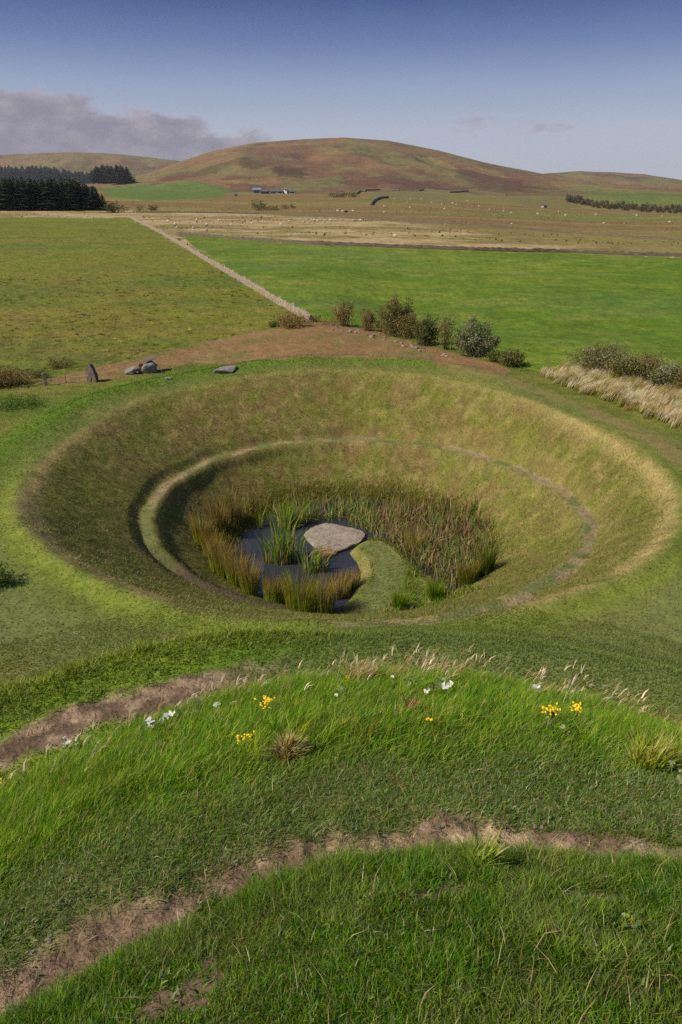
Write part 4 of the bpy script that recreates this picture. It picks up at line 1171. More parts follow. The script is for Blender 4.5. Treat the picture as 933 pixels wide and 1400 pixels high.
def bush(px, py, hpx, wpx, label, pals, nst=14, nlf=3500, ls=.16, top=1.0, low=.12, seed=0, name='bush', cat='bush', group=None, lean=0):
    b = at(px, py)
    hm = h_for(b, py - hpx); wm = w_for(b, wpx * 1.4)
    nlf = int(nlf * 1.6); ls = ls * .72
    sv, sf, lv, lc = bush_mesh(hm, wm, pals, nst, nlf, ls, top, low, seed)
    root = thing(name, b - np.array((0, 0, .05)), label, cat, group)
    root.rotation_euler = (0, lean, 0)
    mesh_np('stems', sv, sf, np.full(len(sf) // 4, 4), M_BARK, parent=root)
    n = len(lv) // 4
    mesh_np('foliage', lv, np.arange(4 * n), np.full(n, 4), M_LEAF, lc, parent=root, smooth=False)
    return root
def shrubs():
    g = 'bushes along the bank of the bright green field'
    A = dict(group=g)
    bush(401, 447, 19, 42, 'low brown scrubby bush against the near end of the pale stone wall', ['bu3', 'bu4', 'bu2'], 16, 2600, .16, seed=1, **A)
    bush(375, 447, 10, 13, 'tiny dark green bush left of the brown scrub by the wall end', ['bu5', 'bu1'], 9, 900, .14, seed=2, **A)
    bush(431, 440, 12, 18, 'low thin green bush just right of the near end of the wall', ['bu1', 'bu2'], 8, 500, .14, seed=3, **A)
    bush(472, 446, 40, 27, 'slender reddish brown sapling, leftmost of the row along the bank', ['bu3', 'rusty', 'bu2'], 11, 1700, .17, .9, .1, seed=4, name='sapling', cat='sapling', group=g)
    bush(447, 444, 12, 20, 'sparse brown twiggy shrub left of the reddish sapling', ['bu3', 'bu4'], 9, 350, .14, seed=5, **A)
    bush(502, 452, 36, 18, 'narrow dark sapling between the reddish sapling and the big bush', ['bu1', 'rusty', 'bu3'], 8, 1500, .17, .9, .08, seed=6, name='sapling', cat='sapling', group=g)
    bush(524, 454, 30, 22, 'brown low bush leaning on the left side of the big dark bush', ['bu3', 'bu2', 'bu4'], 10, 1500, .16, seed=7, **A)
    bush(543, 460, 56, 50, 'big dense dark green bush, tallest of the row along the bank', ['bu5', 'bu1', 'bu2', 'bu5', 'bu3'], 22, 6500, .19, .8, .06, seed=8, **A)
    bush(560, 462, 40, 30, 'brownish bush grown into the right side of the big dark bush', ['bu3', 'bu1', 'bu2'], 12, 2600, .17, .8, .06, seed=9, **A)
    bush(583, 471, 46, 34, 'very dark compact bush right of the big dense bush', ['bu5', 'bu5', 'bu1'], 14, 4200, .18, .9, .04, seed=10, **A)
    bush(611, 478, 52, 28, 'thin see-through sapling with pale leaves left of the round willow', ['willow2', 'bu2', 'bu3'], 9, 1000, .17, .8, .15, seed=11, name='sapling', cat='sapling', group=g)
    bush(649, 486, 55, 46, 'rounded grey green willow bush at the right end of the row', ['willow', 'willow2', 'willow', 'silver', 'bu1'], 26, 6500, .19, 1.1, .06, seed=12, **A)
    bush(680, 494, 15, 28, 'low dark bush tucked at the right foot of the round willow', ['bu5', 'bu1'], 12, 1400, .16, seed=13, **A)
    bush(703, 500, 23, 40, 'low spreading dark green bush between the willow and the dry grass', ['bu5', 'bu1', 'bu2'], 16, 2600, .17, seed=14, **A)
    h = 'bushes behind the tall dry grass'
    bush(822, 509, 43, 72, 'silvery willow bush behind the left part of the pale dry grass', ['willow', 'willow2', 'bu1', 'silver', 'bu3'], 26, 5200, .18, .9, .05, seed=15, group=h)
    bush(872, 523, 48, 74, 'grey green and brown bush behind the middle of the pale dry grass', ['willow2', 'bu1', 'bu3', 'bu2'], 24, 5600, .18, .9, .05, seed=16, group=h)
    bush(910, 532, 40, 42, 'dark bush with whitish leaves near the right edge of the photo', ['bu5', 'bu1', 'silver'], 14, 2400, .18, .9, .05, seed=17, group=h)
    bush(942, 542, 44, 48, 'dark olive bush cut by the right edge of the photo', ['bu5', 'bu1', 'bu4'], 16, 2600, .18, .9, .05, seed=18, group=h)
    k = 'scrub at the left edge of the track'
    bush(85, 502, 17, 30, 'small green bush in the rough grass above the wooden post', ['bu2', 'olive', 'olive2'], 14, 900, .14, seed=19, group=k)
    bush(8, 527, 26, 60, 'brown scrub at the left edge where the rough field ends', ['bu3', 'bu2', 'olive2', 'bu4'], 24, 3000, .16, seed=20, group=k)
    bush(50, 516, 12, 34, 'low dark weeds just left of the wooden post', ['bu5', 'bu1'], 14, 1200, .12, seed=21, group=k)
    bush(22, 556, 9, 70, 'leafy green nettle patch on the green bank at the left edge', ['gr4', 'lush', 'bu1', 'gr1'], 30, 1800, .13, .3, .05, seed=22, name='nettle_patch', cat='nettles', group=k)
    bush(-14, 800, 36, 50, 'dark green weed clump at the left edge beside the crater lawn', ['gr4', 'bu1'], 20, 1800, .10, seed=23, name='weed_clump', cat='weeds')
    # tree row and single trees in the middle distance
    f = 'small trees on the moor'
    bush(157, 291, 18, 24, 'round dark tree at the far end of the long pale wall', ['bu5', 'bu1', 'con1'], 14, 700, .9, .9, .1, seed=30, name='field_tree', cat='tree', group=f)
    bush(172, 288, 9, 12, 'faint small bush right of the round dark tree', ['bu2', 'bu3'], 8, 120, .8, seed=31, name='field_tree', cat='tree', group=f)
    bush(190, 289, 11, 15, 'thin pale tree between the round dark tree and the small dark one', ['bu2', 'bu3', 'mbrown'], 9, 180, .8, seed=32, name='field_tree', cat='tree', group=f)
    bush(210, 290, 12, 11, 'small dark tree standing on the brown pasture right of the forest', ['bu5', 'bu1'], 9, 260, .8, .9, .2, seed=33, name='field_tree', cat='tree', group=f)
    bush(353, 288, 17, 16, 'leafy tree standing left of the low bushes below the farm', ['bu1', 'bu2', 'bu5'], 11, 420, .9, .9, .2, seed=34, name='field_tree', cat='tree', group=f)
    bush(366, 288, 7, 14, 'low dark bush next to the leafy tree below the farm', ['bu1', 'bu5'], 8, 200, .8, seed=35, name='field_tree', cat='tree', group=f)
    bush(377, 288, 8, 11, 'second low bush in the row below the farm', ['bu1', 'bu2'], 8, 180, .8, seed=36, name='field_tree', cat='tree', group=f)
    bush(389, 286, 9, 9, 'brown bushy tree in the row below the farm', ['bu4', 'bu3'], 8, 200, .8, seed=37, name='field_tree', cat='tree', group=f)
    bush(400, 285, 7, 7, 'last small bush at the right of the row below the farm', ['bu2', 'bu3'], 7, 120, .8, seed=38, name='field_tree', cat='tree', group=f)
    for i, (px, py, hp, wp, lb) in enumerate([(458, 270, 9, 14, 'grey leafless tree left of the dark one at the foot of the big hill'), (470, 270, 9, 13, 'grey brown leafless tree in the middle of the clump under the big hill'), (481, 270, 9, 12, 'darker tree at the right of the clump under the big hill')]):
        bush(px, py, hp, wp, lb, ['bare', 'bare2', 'bu5'] if i < 2 else ['bu5', 'bu1'], 10, 200, 1.4, seed=40 + i, name='field_tree', cat='tree', group=f)

def conifer_mesh(seed, cols, bare=.12):
    rg = np.random.default_rng(seed)
    V, F, C = [], [], []
    cc = np.array([C_[c] for c in cols])
    for k in range(6):
        a0, a1 = k * 1.0472, (k + 1) * 1.0472
        b = len(V)
        V += [(.016 * math.cos(a0), .016 * math.sin(a0), -.02), (.016 * math.cos(a1), .016 * math.sin(a1), -.02), (0, 0, .95)]
        F.append((b, b + 1, b + 2)); C += [lin((70, 58, 46))] * 3
    lev = 20
    for l in range(lev):
        t = l / (lev - 1)
        z = bare + (1 - bare) * t
        R_ = (.17 * (1 - t) ** .8 + .012) * rg.uniform(.8, 1.15)
        nb = int(9 - 4 * t)
        ph = rg.uniform(0, 6.28)
        for q in range(nb):
            a = ph + q * 6.283 / nb + rg.normal(0, .2); r_ = R_ * rg.uniform(.7, 1.2); zz = z + rg.normal(0, .012)
            wd = 2.6 * r_ / nb + .012
            ca, sa = math.cos(a), math.sin(a)
            b = len(V)
            V += [(0, 0, zz + .03), (ca * r_ * .6 - sa * wd, sa * r_ * .6 + ca * wd, zz - .01), (ca * r_, sa * r_, zz - .045 + .03 * t), (ca * r_ * .6 + sa * wd, sa * r_ * .6 - ca * wd, zz - .01)]
            F.append((b, b + 1, b + 2, b + 3))
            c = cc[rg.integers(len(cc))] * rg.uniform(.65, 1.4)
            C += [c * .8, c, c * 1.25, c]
    flat = [i for f in F for i in f]; lt = [len(f) for f in F]
    ob = mesh_np('conifer', np.array(V), flat, lt, M_LEAF, np.array(C), smooth=False)
    return ob
def forest():
    pr = [conifer_mesh(300 + i, ['con1', 'con2', 'con3']) for i in range(5)] + [conifer_mesh(310 + i, ['con2', 'con1', 'con4']) for i in range(2)] + [conifer_mesh(320, ['con4', 'con5', 'con4'], .05)]
    used = set()
    def place(px, py, dback, hgt, kind, label, group, fat=1.0):
        p = at(px, py)
        d = np.array((p[0], p[1])); d = d / np.linalg.norm(d)
        q = np.array((p[0], p[1])) + d * dback
        src = pr[kind]
        o_ = src if kind not in used else src.copy()
        if kind in used: COL.objects.link(o_)
        used.add(kind)
        z = gz(q[0], q[1])
        o_.location = (q[0], q[1], z - .2)
        w = hgt * RNG.uniform(2.3, 3.2) * fat
        o_.scale = (w, w, hgt); o_.rotation_euler = (RNG.normal(0, .015), RNG.normal(0, .015), RNG.uniform(0, 6.28))
        tag(o_, label, 'conifer', group)
    g1, g2 = 'conifers of the near forest block', 'conifers of the far forest block'
    l1 = 'dark spruce among those of the near forest block at the left edge of the moor'
    l2 = 'dark conifer in the far forest block behind the near one, below the left ridge'
    l3 = 'yellowing larch among the dark spruces of the near forest block'
    row = 0
    for r_ in range(6):
        for px in np.arange(-62 + (r_ % 2) * 3, 144 - r_ * 2, 8.2 + r_ * .5):
            jx = px + RNG.normal(0, 1.6)
            base = h_for(at(50, 288), 247)
            f = 1.0 - .42 * sstep(108, 146, jx)
            hgt = base * f * RNG.uniform(.9, 1.08) * (.62 if (r_ == 0 and RNG.random() < .3) else 1)
            larch = r_ <= 1 and RNG.random() < .13
            kd = 7 if larch else int(RNG.choice(7, p=[.17, .17, .17, .17, .16, .08, .08]))
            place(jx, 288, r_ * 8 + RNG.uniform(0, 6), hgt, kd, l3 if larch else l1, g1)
    b2 = at(150, 251)
    base = h_for(b2, 228)
    for r_ in range(6):
        for px in np.arange(-40 + (r_ % 2) * 3, 181 - r_ * 3.5, 8.0):
            jx = px + RNG.normal(0, 1.6)
            hgt = base * RNG.uniform(.85, 1.08) * (1 + .5 * sstep(130, 50, jx)) * (1 - .2 * sstep(150, 182, jx))
            kd = int(RNG.choice(7, p=[.16, .16, .16, .16, .16, .1, .1]))
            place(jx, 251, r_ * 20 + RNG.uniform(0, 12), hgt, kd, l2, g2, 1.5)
def right_wood():
    src = None
    b = at(850, 284)
    protos = []
    for s in range(4):
        sv, sf, lv, lc = bush_mesh(1.0, .85, ['bare', 'bare2', 'bu5', 'bare'], 9, 170, .16, .8, .1, 400 + s)
        n = len(lv) // 4; ns = len(sv)
        V = np.r_[sv, lv]; F = list(sf) + [ns + i for i in range(4 * n)]
        C = np.r_[np.tile(C_['bare'], (ns, 1)), lc]
        protos.append(mesh_np('bare_tree', V, F, np.full(len(F) // 4, 4), M_LEAF, C, smooth=False))
    i = 0
    line = [(775, 276), (790, 279), (810, 284), (835, 287), (860, 289), (890, 291), (920, 292), (950, 293)]
    for k in range(130):
        t = (k + RNG.random()) / 130 * (len(line) - 1.001); a = int(t); f = t - a
        px = line[a][0] * (1 - f) + line[a + 1][0] * f; py = line[a][1] * (1 - f) + line[a + 1][1] * f - abs(RNG.normal(0, 2.6))
        p = at(px, py)
        o_ = protos[i] if i < 4 else protos[i % 4].copy()
        if i >= 4: COL.objects.link(o_)
        i += 1
        h = p[1] * RNG.uniform(6, 11) / 1113
        o_.location = p; o_.scale = (h, h, h); o_.rotation_euler = (0, 0, RNG.uniform(0, 6))
        tag(o_, 'grey leafless tree in the wood at the foot of the right hand hill', 'tree', 'leafless trees of the wood under the right hill')
def moor_shrubs():
    """dark rush tussocks scattered along the pale moor"""
    n = 5000
    d = 185 * (620 / 185.) ** RNG.random(n); t = np.radians(RNG.uniform(-34, 34, n))
    x, y = d * np.sin(t), d * np.cos(t)
    k = ~(in_poly(x, y, P_LEFT) | in_poly(x, y, P_RIGHT)) & (fbm(x / 50, y / 14, 3, 181) > .53)
    x, y, d = x[k], y[k], d[k]; n = len(x)
    P = np.stack([x, y, height(x, y)], 1)
    ct = pal(['bu5', 'bu1', 'bu3', 'straw2', 'moor'], [.1, .2, .2, .2, .3], n)
    blades('moor_tussocks', P, RNG.uniform(.25, .7, n), RNG.uniform(.3, .9, n), RNG.uniform(0, 6.28, n), RNG.uniform(.1, .6, n), ct * .8, ct)

# ------------------------------------------------------------------ sheep, farm
def sheep_bm(body_col):
    bm = bmesh.new()
    def ell(c, s, seg=10):
        bmesh.ops.create_uvsphere(bm, u_segments=seg, v_segments=6, radius=1, matrix=Matrix.Translation(c) @ Matrix.Diagonal((*s, 1)))
    ell((0, 0, .62), (.52, .28, .29)); ell((.42, 0, .70), (.2, .16, .18)); ell((.66, 0, .62), (.17, .09, .10)); ell((.56, .13, .68), (.03, .08, .04), 6); ell((.56, -.13, .68), (.03, .08, .04), 6)
    for sx in (-.32, .30):
        for sy in (-.15, .15):
            bmesh.ops.create_cone(bm, cap_ends=True, segments=6, radius1=.04, radius2=.07, depth=.48, matrix=Matrix.Translation((sx, sy, .24)))
    for v in bm.verts:
        if v.co.z > .35: v.co += v.co.normalized() * mnoise.noise(v.co * 9) * .04
    return bm
def sheep():
    m, nt, b = new_mat('fleece'); b.inputs['Base Color'].default_value = (*lin((196, 188, 172)), 1); b.inputs['Roughness'].default_value = 1
    m2, nt, b = new_mat('dark_fleece'); b.inputs['Base Color'].default_value = (*lin((40, 34, 32)), 1); b.inputs['Roughness'].default_value = 1
    src = bm_obj('sheep', sheep_bm(0), m, smooth=True)
    spots = [(241, 308, 0), (243, 313, 0), (264, 313, 0), (265, 317, 0), (269, 302, 0), (283, 317, 0), (282, 309, 0), (316, 309, 0), (345, 307, 0), (384, 309, 0), (416, 305, 0), (424, 305, 0), (430, 303, 0), (433, 304, 0), (444, 305, 0), (120, 297, 0), (60, 296, 0), (186, 292, 0), (230, 304, 0), (300, 303, 0), (360, 303, 0), (395, 304, 0), (452, 303, 0), (484, 303, 0), (493, 303, 0), (540, 325, 0), (610, 309, 0), (700, 308, 0),
             (463, 290, 1), (468, 290, 1), (482, 290, 1), (526, 292, 1), (525, 283, 1), (531, 271, 1), (540, 273, 1), (554, 285, 1), (560, 285, 1), (556, 278, 1), (562, 273, 1), (575, 273, 1), (590, 278, 1), (604, 281, 1), (607, 287, 1), (619, 279, 1), (625, 281, 1), (640, 276, 1), (655, 283, 1), (670, 288, 1), (690, 290, 1), (700, 292, 1), (734, 294, 1), (764, 291, 1), (774, 296, 1), (814, 295, 1), (825, 307, 1), (870, 296, 1), (905, 297, 1), (915, 305, 1)]
    lab = ['white sheep grazing on the pale moor beyond the bright green field', 'tiny white sheep grazing on the pastures at the foot of the big hill']
    grp = ['sheep on the pale moor', 'sheep on the hill pastures']
    for i, (px, py, g) in enumerate(spots):
        o_ = src if i == 0 else src.copy()
        if i: COL.objects.link(o_)
        p = at(px + RNG.normal(0, .6), py); o_.location = p
        s = (.85 + .2 * g) * RNG.uniform(.9, 1.2)
        o_.scale = (s, s, s); o_.rotation_euler = (0, 0, RNG.choice([0, 3.14]) + RNG.normal(0, .6))
        tag(o_, lab[g], 'sheep', grp[g])
    for px, py, lb in ((473, 292, 'black cow standing beside the white sheep on the moor below the hill'),):
        p = at(px, py); o_ = bm_obj('dark_cow', sheep_bm(0), m2, smooth=True); o_.location = p; o_.scale = (1.6, 1.6, 1.6); tag(o_, lb, 'cow')
def farm():
    def mat(n, c, r=.7):
        m, nt, b = new_mat(n)
        nn = noise_node(nt, .8, 4, .6)
        cr = nt.nodes.new('ShaderNodeValToRGB')
        cr.color_ramp.elements[0].position = .3; cr.color_ramp.elements[0].color = (*(lin(c) * .82), 1); cr.color_ramp.elements[1].position = .7; cr.color_ramp.elements[1].color = (*lin(c), 1)
        nt.links.new(nn.outputs['Fac'], cr.inputs[0]); nt.links.new(cr.outputs[0], b.inputs['Base Color']); b.inputs['Roughness'].default_value = r
        return m
    white, slate, blue, dark, glass, pale = mat('whitewash', (184, 182, 174)), mat('slate', (84, 86, 94), .7), mat('blue_sheeting', (104, 126, 138), .7), mat('dark_cladding', (56, 58, 60)), mat('window_glass', (40, 46, 54), .2), mat('grey_render', (150, 150, 150))
    def house(px, py, wpx, hpx, dep, wall, roof, name, label, rz=0, door=True, chim=True):
        b = at(px, py); w = w_for(b, wpx); h = h_for(b, py - hpx)
        root = thing(name, b, label, 'farm building', 'buildings of the farm below the hill'); root.rotation_euler = (0, 0, rz)
        eh = h * .58
        bm = bmesh.new()
        x, y = w / 2, dep / 2
        pts = [(-x, -y, -1.5), (x, -y, -1.5), (x, y, -1.5), (-x, y, -1.5), (-x, -y, eh), (x, -y, eh), (x, y, eh), (-x, y, eh), (-x, 0, h * .96), (x, 0, h * .96)]
        v = [bm.verts.new(p) for p in pts]
        for f in ((0, 1, 5, 4), (2, 3, 7, 6), (1, 2, 6, 9, 5), (3, 0, 4, 8, 7)): bm.faces.new([v[i] for i in f])
        bm_obj('wall', bm, wall, root)
        bm = bmesh.new()
        ov = .4
        for s in (-1, 1):
            a = [(-x - ov, s * (y + ov), eh - .25), (x + ov, s * (y + ov), eh - .25), (x + ov, 0, h), (-x - ov, 0, h)]
            lo = [bm.verts.new(p) for p in a]; hi = [bm.verts.new((p[0], p[1], p[2] + .22)) for p in a]
            bm.faces.new(lo if s > 0 else lo[::-1]); bm.faces.new(hi[::-1] if s > 0 else hi)
            for i in range(4): bm.faces.new((lo[i], lo[(i + 1) % 4], hi[(i + 1) % 4], hi[i]))
        bmesh.ops.recalc_face_normals(bm, faces=bm.faces)
        rf = bm_obj('roof', bm, roof, root)
        def box(nm, c, s, m, par):
            bb = bmesh.new(); bmesh.ops.create_cube(bb, size=1, matrix=Matrix.Translation(c) @ Matrix.Diagonal((*s, 1)))
            return bm_obj(nm, bb, m, par)
        if chim:
            box('chimney', (-x * .8, 0, h + .5), (.9, .9, 1.8), wall, rf); box('chimney', (x * .8, 0, h + .5), (.9, .9, 1.8), wall, rf)
        if door:
            for k in (-.6, -.2, .6): box('window', (x * k, -y - .02, eh * .55), (1.1, .12, 1.3), glass, root)
            box('door', (x * .2, -y - .02, 1.0), (1.0, .12, 2.1), dark, root)
        else:
            box('doorway', (0, -y - .02, eh * .42), (w * .5, .12, eh * .84), dark, root)
        return root
    house(352, 264, 11, 7, 14, blue, blue, 'barn', 'pale blue grey barn at the left end of the farm below the hill', .05, False, False)
    house(363, 265, 9, 5.5, 12, dark, slate, 'barn', 'dark low shed between the blue barn and the white farmhouses', 0, False, False)
    house(374, 265, 7, 5.5, 8, pale, slate, 'farmhouse', 'grey farmhouse beside the dark shed', 0)
    house(383, 265, 8, 5.5, 8, white, slate, 'farmhouse', 'white farmhouse in the middle of the farm', 0)
    house(391, 265, 6, 6, 8, white, slate, 'farmhouse', 'white gabled farmhouse right of the middle one', .9)
    house(400, 265, 8, 5, 8, white, slate, 'farmhouse', 'white cottage at the right end of the farm', 0)
    house(323, 268, 4.5, 3.5, 3, white, slate, 'field_shed', 'tiny white shed alone on the green pasture left of the farm', 0, False, False)
    house(744, 284, 5, 4, 4, white, slate, 'field_shed', 'tiny white shed between two tall poles on the right pasture', .3, False, False)
    house(541, 259, 6, 3, 6, pale, slate, 'field_shed', 'grey stone sheepfold shed high on the slope above the curved wall', 0, False, False)
    for px, pt, lb in ((721, 269, 'wooden pole left of the tiny white shed on the right pasture'), (742, 267, 'taller pole rising just behind the tiny white shed')):
        b = at(px, 284); h = h_for(b, pt)
        bm = bmesh.new(); bmesh.ops.create_cone(bm, cap_ends=True, segments=8, radius1=.22, radius2=.14, depth=h, matrix=Matrix.Translation((0, 0, h / 2)))
        bmesh.ops.create_cube(bm, size=1, matrix=Matrix.Translation((0, 0, h * .93)) @ Matrix.Diagonal((1.8, .16, .16, 1)))
        o_ = bm_obj('utility_pole', bm, M_WOOD); o_.location = b; tag(o_, lb, 'pole')

# ------------------------------------------------------------------ plants on the mound
def leaf_plant(px, py, label, cols, n, r, size, name='leafy_plant', cat='plant', group=None, up=.35, rise=.12, folded=None):
    """broad lobed leaves on short stalks round one root"""
    b = at(px, py)
    root = thing(name, b, label, cat, group)
    V, F, C, SV, SF = [], [], [], [], []
    cc = [C_[c] for c in cols]
    for i in range(n):
        a = RNG.uniform(0, 6.28); q = r * math.sqrt(RNG.random())
        x, y = math.cos(a) * q, math.sin(a) * q
        z = gz(b[0] + x, b[1] + y) - b[2] + rise * RNG.uniform(.5, 1.3)
        s = size * .62 * RNG.uniform(.5, 1.35)
        d = Vector((math.cos(a + RNG.normal(0, .6)), math.sin(a + RNG.normal(0, .6)), RNG.uniform(-.2, up * 2))).normalized()
        nn = Vector((RNG.normal(0, up), RNG.normal(0, up) - (up * .8), 1)); sd_ = d.cross(nn).normalized(); nn = sd_.cross(d)
        k0 = len(V); o_ = Vector((x, y, z))
        V.append(o_ + nn * (-.06 * s))
        m_ = 11
        for j in range(m_):
            t = -2.5 + 5.0 * j / (m_ - 1)
            rad = s * .55 * (1 + .16 * math.sin(j * 2.6 + i)) * (1.15 if abs(t) < .6 else 1)
            V.append(o_ + d * (math.cos(t) * rad) + sd_ * (math.sin(t) * rad) + nn * (s * .1 * math.sin(j * 1.9 + i)))
        col = cc[RNG.integers(len(cc))] * RNG.uniform(.75, 1.2)
        C += [col] * (m_ + 1)
        for j in range(m_ - 1): F.append((k0, k0 + 1 + j, k0 + 2 + j))
        s0 = len(SV)
        for p_, rr in ((Vector((x * .6, y * .6, z - rise - .06)), .006), (o_, .004)):
            for g in range(3): SV.append(p_ + Vector((rr * math.cos(g * 2.09), rr * math.sin(g * 2.09), 0)))
        for g in range(3): SF += [s0 + g, s0 + (g + 1) % 3, s0 + 3 + (g + 1) % 3, s0 + 3 + g]
    mesh_np('stalks', np.array(SV), SF, np.full(len(SF) // 4, 4), M_STALK, parent=root)
    mesh_np('leaves', np.array(V), [i for f in F for i in f], [3] * len(F), M_BLADE, np.array(C), parent=root, smooth=True)
    return root
M_STALK, _nt, _b = new_mat('green_stalk'); _b.inputs['Base Color'].default_value = (*lin((96, 112, 52)), 1); _b.inputs['Roughness'].default_value = .7
M_YELLOW, _nt, _b = new_mat('yellow_petals'); _b.inputs['Base Color'].default_value = (*lin((236, 200, 16)), 1); _b.inputs['Roughness'].default_value = .6
FLOWER = {}
def ragwort(px, py, hpx, label, nfl=26, sprd=.09):
    b = at(px, py)
    hm = max(.12, h_for(b, py - hpx))
    root = thing('ragwort', b, label, 'flower', 'yellow ragwort plants on the mound')
    SV, SF, FV, FF = [], [], [], []
    ns = 4
    heads = []
    for s in range(ns):
        a = RNG.uniform(0, 6.28); tip = Vector((math.cos(a) * sprd * .5, math.sin(a) * sprd * .5, hm * RNG.uniform(.86, 1.0)))
        s0 = len(SV)
        for p_, rr in ((Vector((0, 0, -.03)), .006), (tip, .004)):
            for g in range(3): SV.append(p_ + Vector((rr * math.cos(g * 2.09), rr * math.sin(g * 2.09), 0)))
        for g in range(3): SF += [s0 + g, s0 + (g + 1) % 3, s0 + 3 + (g + 1) % 3, s0 + 3 + g]
        heads.append(tip)
    mesh_np('stems', np.array(SV), SF, np.full(len(SF) // 4, 4), M_STALK, parent=root)
    if 'me' not in FLOWER:
        V = [(0, 0, .006)] + [((.015 if j % 2 == 0 else .007) * math.cos(j * .5236), (.015 if j % 2 == 0 else .007) * math.sin(j * .5236), 0) for j in range(12)]
        F = []
        for j in range(12): F += [0, 1 + j, 1 + (j + 1) % 12]
        fo = mesh_np('flower_head', np.array(V), F, np.full(12, 3), M_YELLOW, smooth=False)
        FLOWER['me'] = fo.data
        bpy.data.objects.remove(fo)
    for i in range(nfl):
        c = heads[i % ns] + Vector((RNG.normal(0, sprd * .42), RNG.normal(0, sprd * .42), RNG.normal(0, sprd * .18)))
        nn = Vector((RNG.normal(0, .35), RNG.normal(-.2, .35), 1)).normalized()
        fo = bpy.data.objects.new('flower_head', FLOWER['me']); COL.objects.link(fo); fo.parent = root
        fo.location = c; fo.rotation_euler = nn.to_track_quat('Z', 'Y').to_euler(); q_ = RNG.uniform(.8, 1.25); fo.scale = (q_, q_, q_)
    return root
def mound_plants():
    g = 'white leaved butterbur plants on the shoulder of the mound'
    W = ['white', 'white', 'white', 'butter']
    kw = dict(name='butterbur', cat='plant', group=g, up=.4, rise=.17)
    leaf_plant(94, 1022, 'white leaved plant nearest the left dirt path', ['white'], 5, .07, .11, **kw)
    leaf_plant(114, 1024, 'dark green leaved plant right beside the leftmost white leaved plant', ['gr4', 'butter', 'white'], 9, .11, .08, **kw)
    leaf_plant(213, 1000, 'pair of bright white leaves left of the grey leafy patch', ['white', 'white', 'butter'], 5, .08, .12, **kw)
    leaf_plant(238, 993, 'low white and green leaves right of the bright white pair', W, 7, .12, .09, **kw)
    leaf_plant(298, 978, 'single small white leaf above the path in the middle left', ['white'], 2, .03, .10, **kw)
    leaf_plant(330, 960, 'white leaves with pale grass left of the yellow ragwort', ['white', 'white', 'butter'], 6, .14, .10, **kw)
    leaf_plant(366, 944, 'small white leaves at the skyline above the yellow ragwort', ['white'], 3, .05, .12, **kw)
    leaf_plant(262, 985, 'flat grey green leaves spread among the white leaved plants', ['butter', 'grey'], 10, .16, .07, **kw)
    leaf_plant(533, 944, 'white leaf among the pale grass heads at the shoulder', ['white', 'butter'], 3, .05, .12, **kw)
    leaf_plant(590, 950, 'grey green leaf patch at the middle of the shoulder', ['butter', 'grey', 'white', 'butter'], 22, .34, .08, **kw)
    leaf_plant(728, 954, 'small upright white leaf left of the ragwort group', ['white'], 2, .03, .13, **kw)
    leaf_plant(793, 960, 'grey white leaved stalk right of the ragwort group', ['white', 'grey'], 6, .08, .08, **kw)
    leaf_plant(456, 966, 'small pale leaves in the grass left of the pale tussock', ['white', 'butter'], 4, .10, .07, **kw)
    leaf_plant(605, 958, 'pale leaf at the right side of the grey green patch', ['white', 'grey'], 3, .06, .09, **kw)
    leaf_plant(755, 1002, 'grey green jagged rosette at the foot of the ragwort group', ['grey', 'butter', 'gr4'], 16, .18, .05, 'leafy_plant', 'plant')
    leaf_plant(222, 1036, 'dark green leafy weed in the grass right of the left path', ['gr4', 'bu1'], 22, .16, .05, 'leafy_plant', 'plant')
    leaf_plant(928, 1070, 'pale green leaves at the right edge of the grassy slope', ['butter', 'grey'], 6, .10, .08, 'leafy_plant', 'plant')
    leaf_plant(848, 1265, 'pale grey green rosette in the near turf at the lower right', ['grey', 'butter', 'gr3'], 18, .075, .026, 'leafy_plant', 'plant', up=.5, rise=.05)
    ragwort(750, 994, 26, 'left of the ragwort pair, a doubled yellow head on the right shoulder', 26, .055)
    ragwort(783, 992, 28, 'right of the ragwort pair, a broad yellow head on the right shoulder', 28, .06)
    ragwort(364, 982, 24, 'single compact yellow ragwort on the left shoulder below the white leaves', 30, .075)
    ragwort(331, 1022, 10, 'small yellow ragwort in the long grass left of the dried clump', 10, .045)
    ragwort(345, 1020, 12, 'tiny yellow ragwort next to the small one left of the dried clump', 7, .04)
    ragwort(473, 938, 10, 'small yellow ragwort at the shoulder in front of the pale tussock', 8, .06)
    ragwort(588, 1000, 8, 'lone tiny yellow flower in the grass at the centre', 4, .03)
    ragwort(4, 1080, 14, 'yellow ragwort at the left edge of the grassy slope', 14, .06)
    # dried clump and pale tussocks
    def tuft(px, py, hpx, wpx, label, tips, feet, n, ln, name='dried_clump', cat='grass clump'):
        b = at(px, py); hm = h_for(b, py - hpx); wm = w_for(b, wpx)
        a = RNG.uniform(0, 6.28, n); r = wm * .3 * np.sqrt(RNG.random(n)); x, y = r * np.cos(a), r * np.sin(a)
        P = np.stack([x, y, height(b[0] + x, b[1] + y) - b[2] + (RNG.uniform(0, .7, n) * hm * (1 - (r / (wm * .3 + 1e-6)) ** 2) * (name == 'dried_clump'))], 1)
        ob = blades(name, P, hm * RNG.uniform(.5, 1.25, n) * (.75 if name == 'dried_clump' else 1), RNG.uniform(.006, .014, n), np.where(RNG.random(n) < .6, RNG.normal(.2, .5, n), a), RNG.uniform(.2, ln, n), pal(feet, np.full(len(feet), 1 / len(feet)), n), pal(tips, np.full(len(tips), 1 / len(tips)), n), kind=None)
        ob.location = b
        return tag(ob, label, cat)
    tuft(393, 1038, 26, 50, 'round clump of dried straw coloured grass in the green slope', ['straw', 'gr3', 'gold', 'pale'], ['rust', 'straw2', 'gold'], 1100, 1.15)
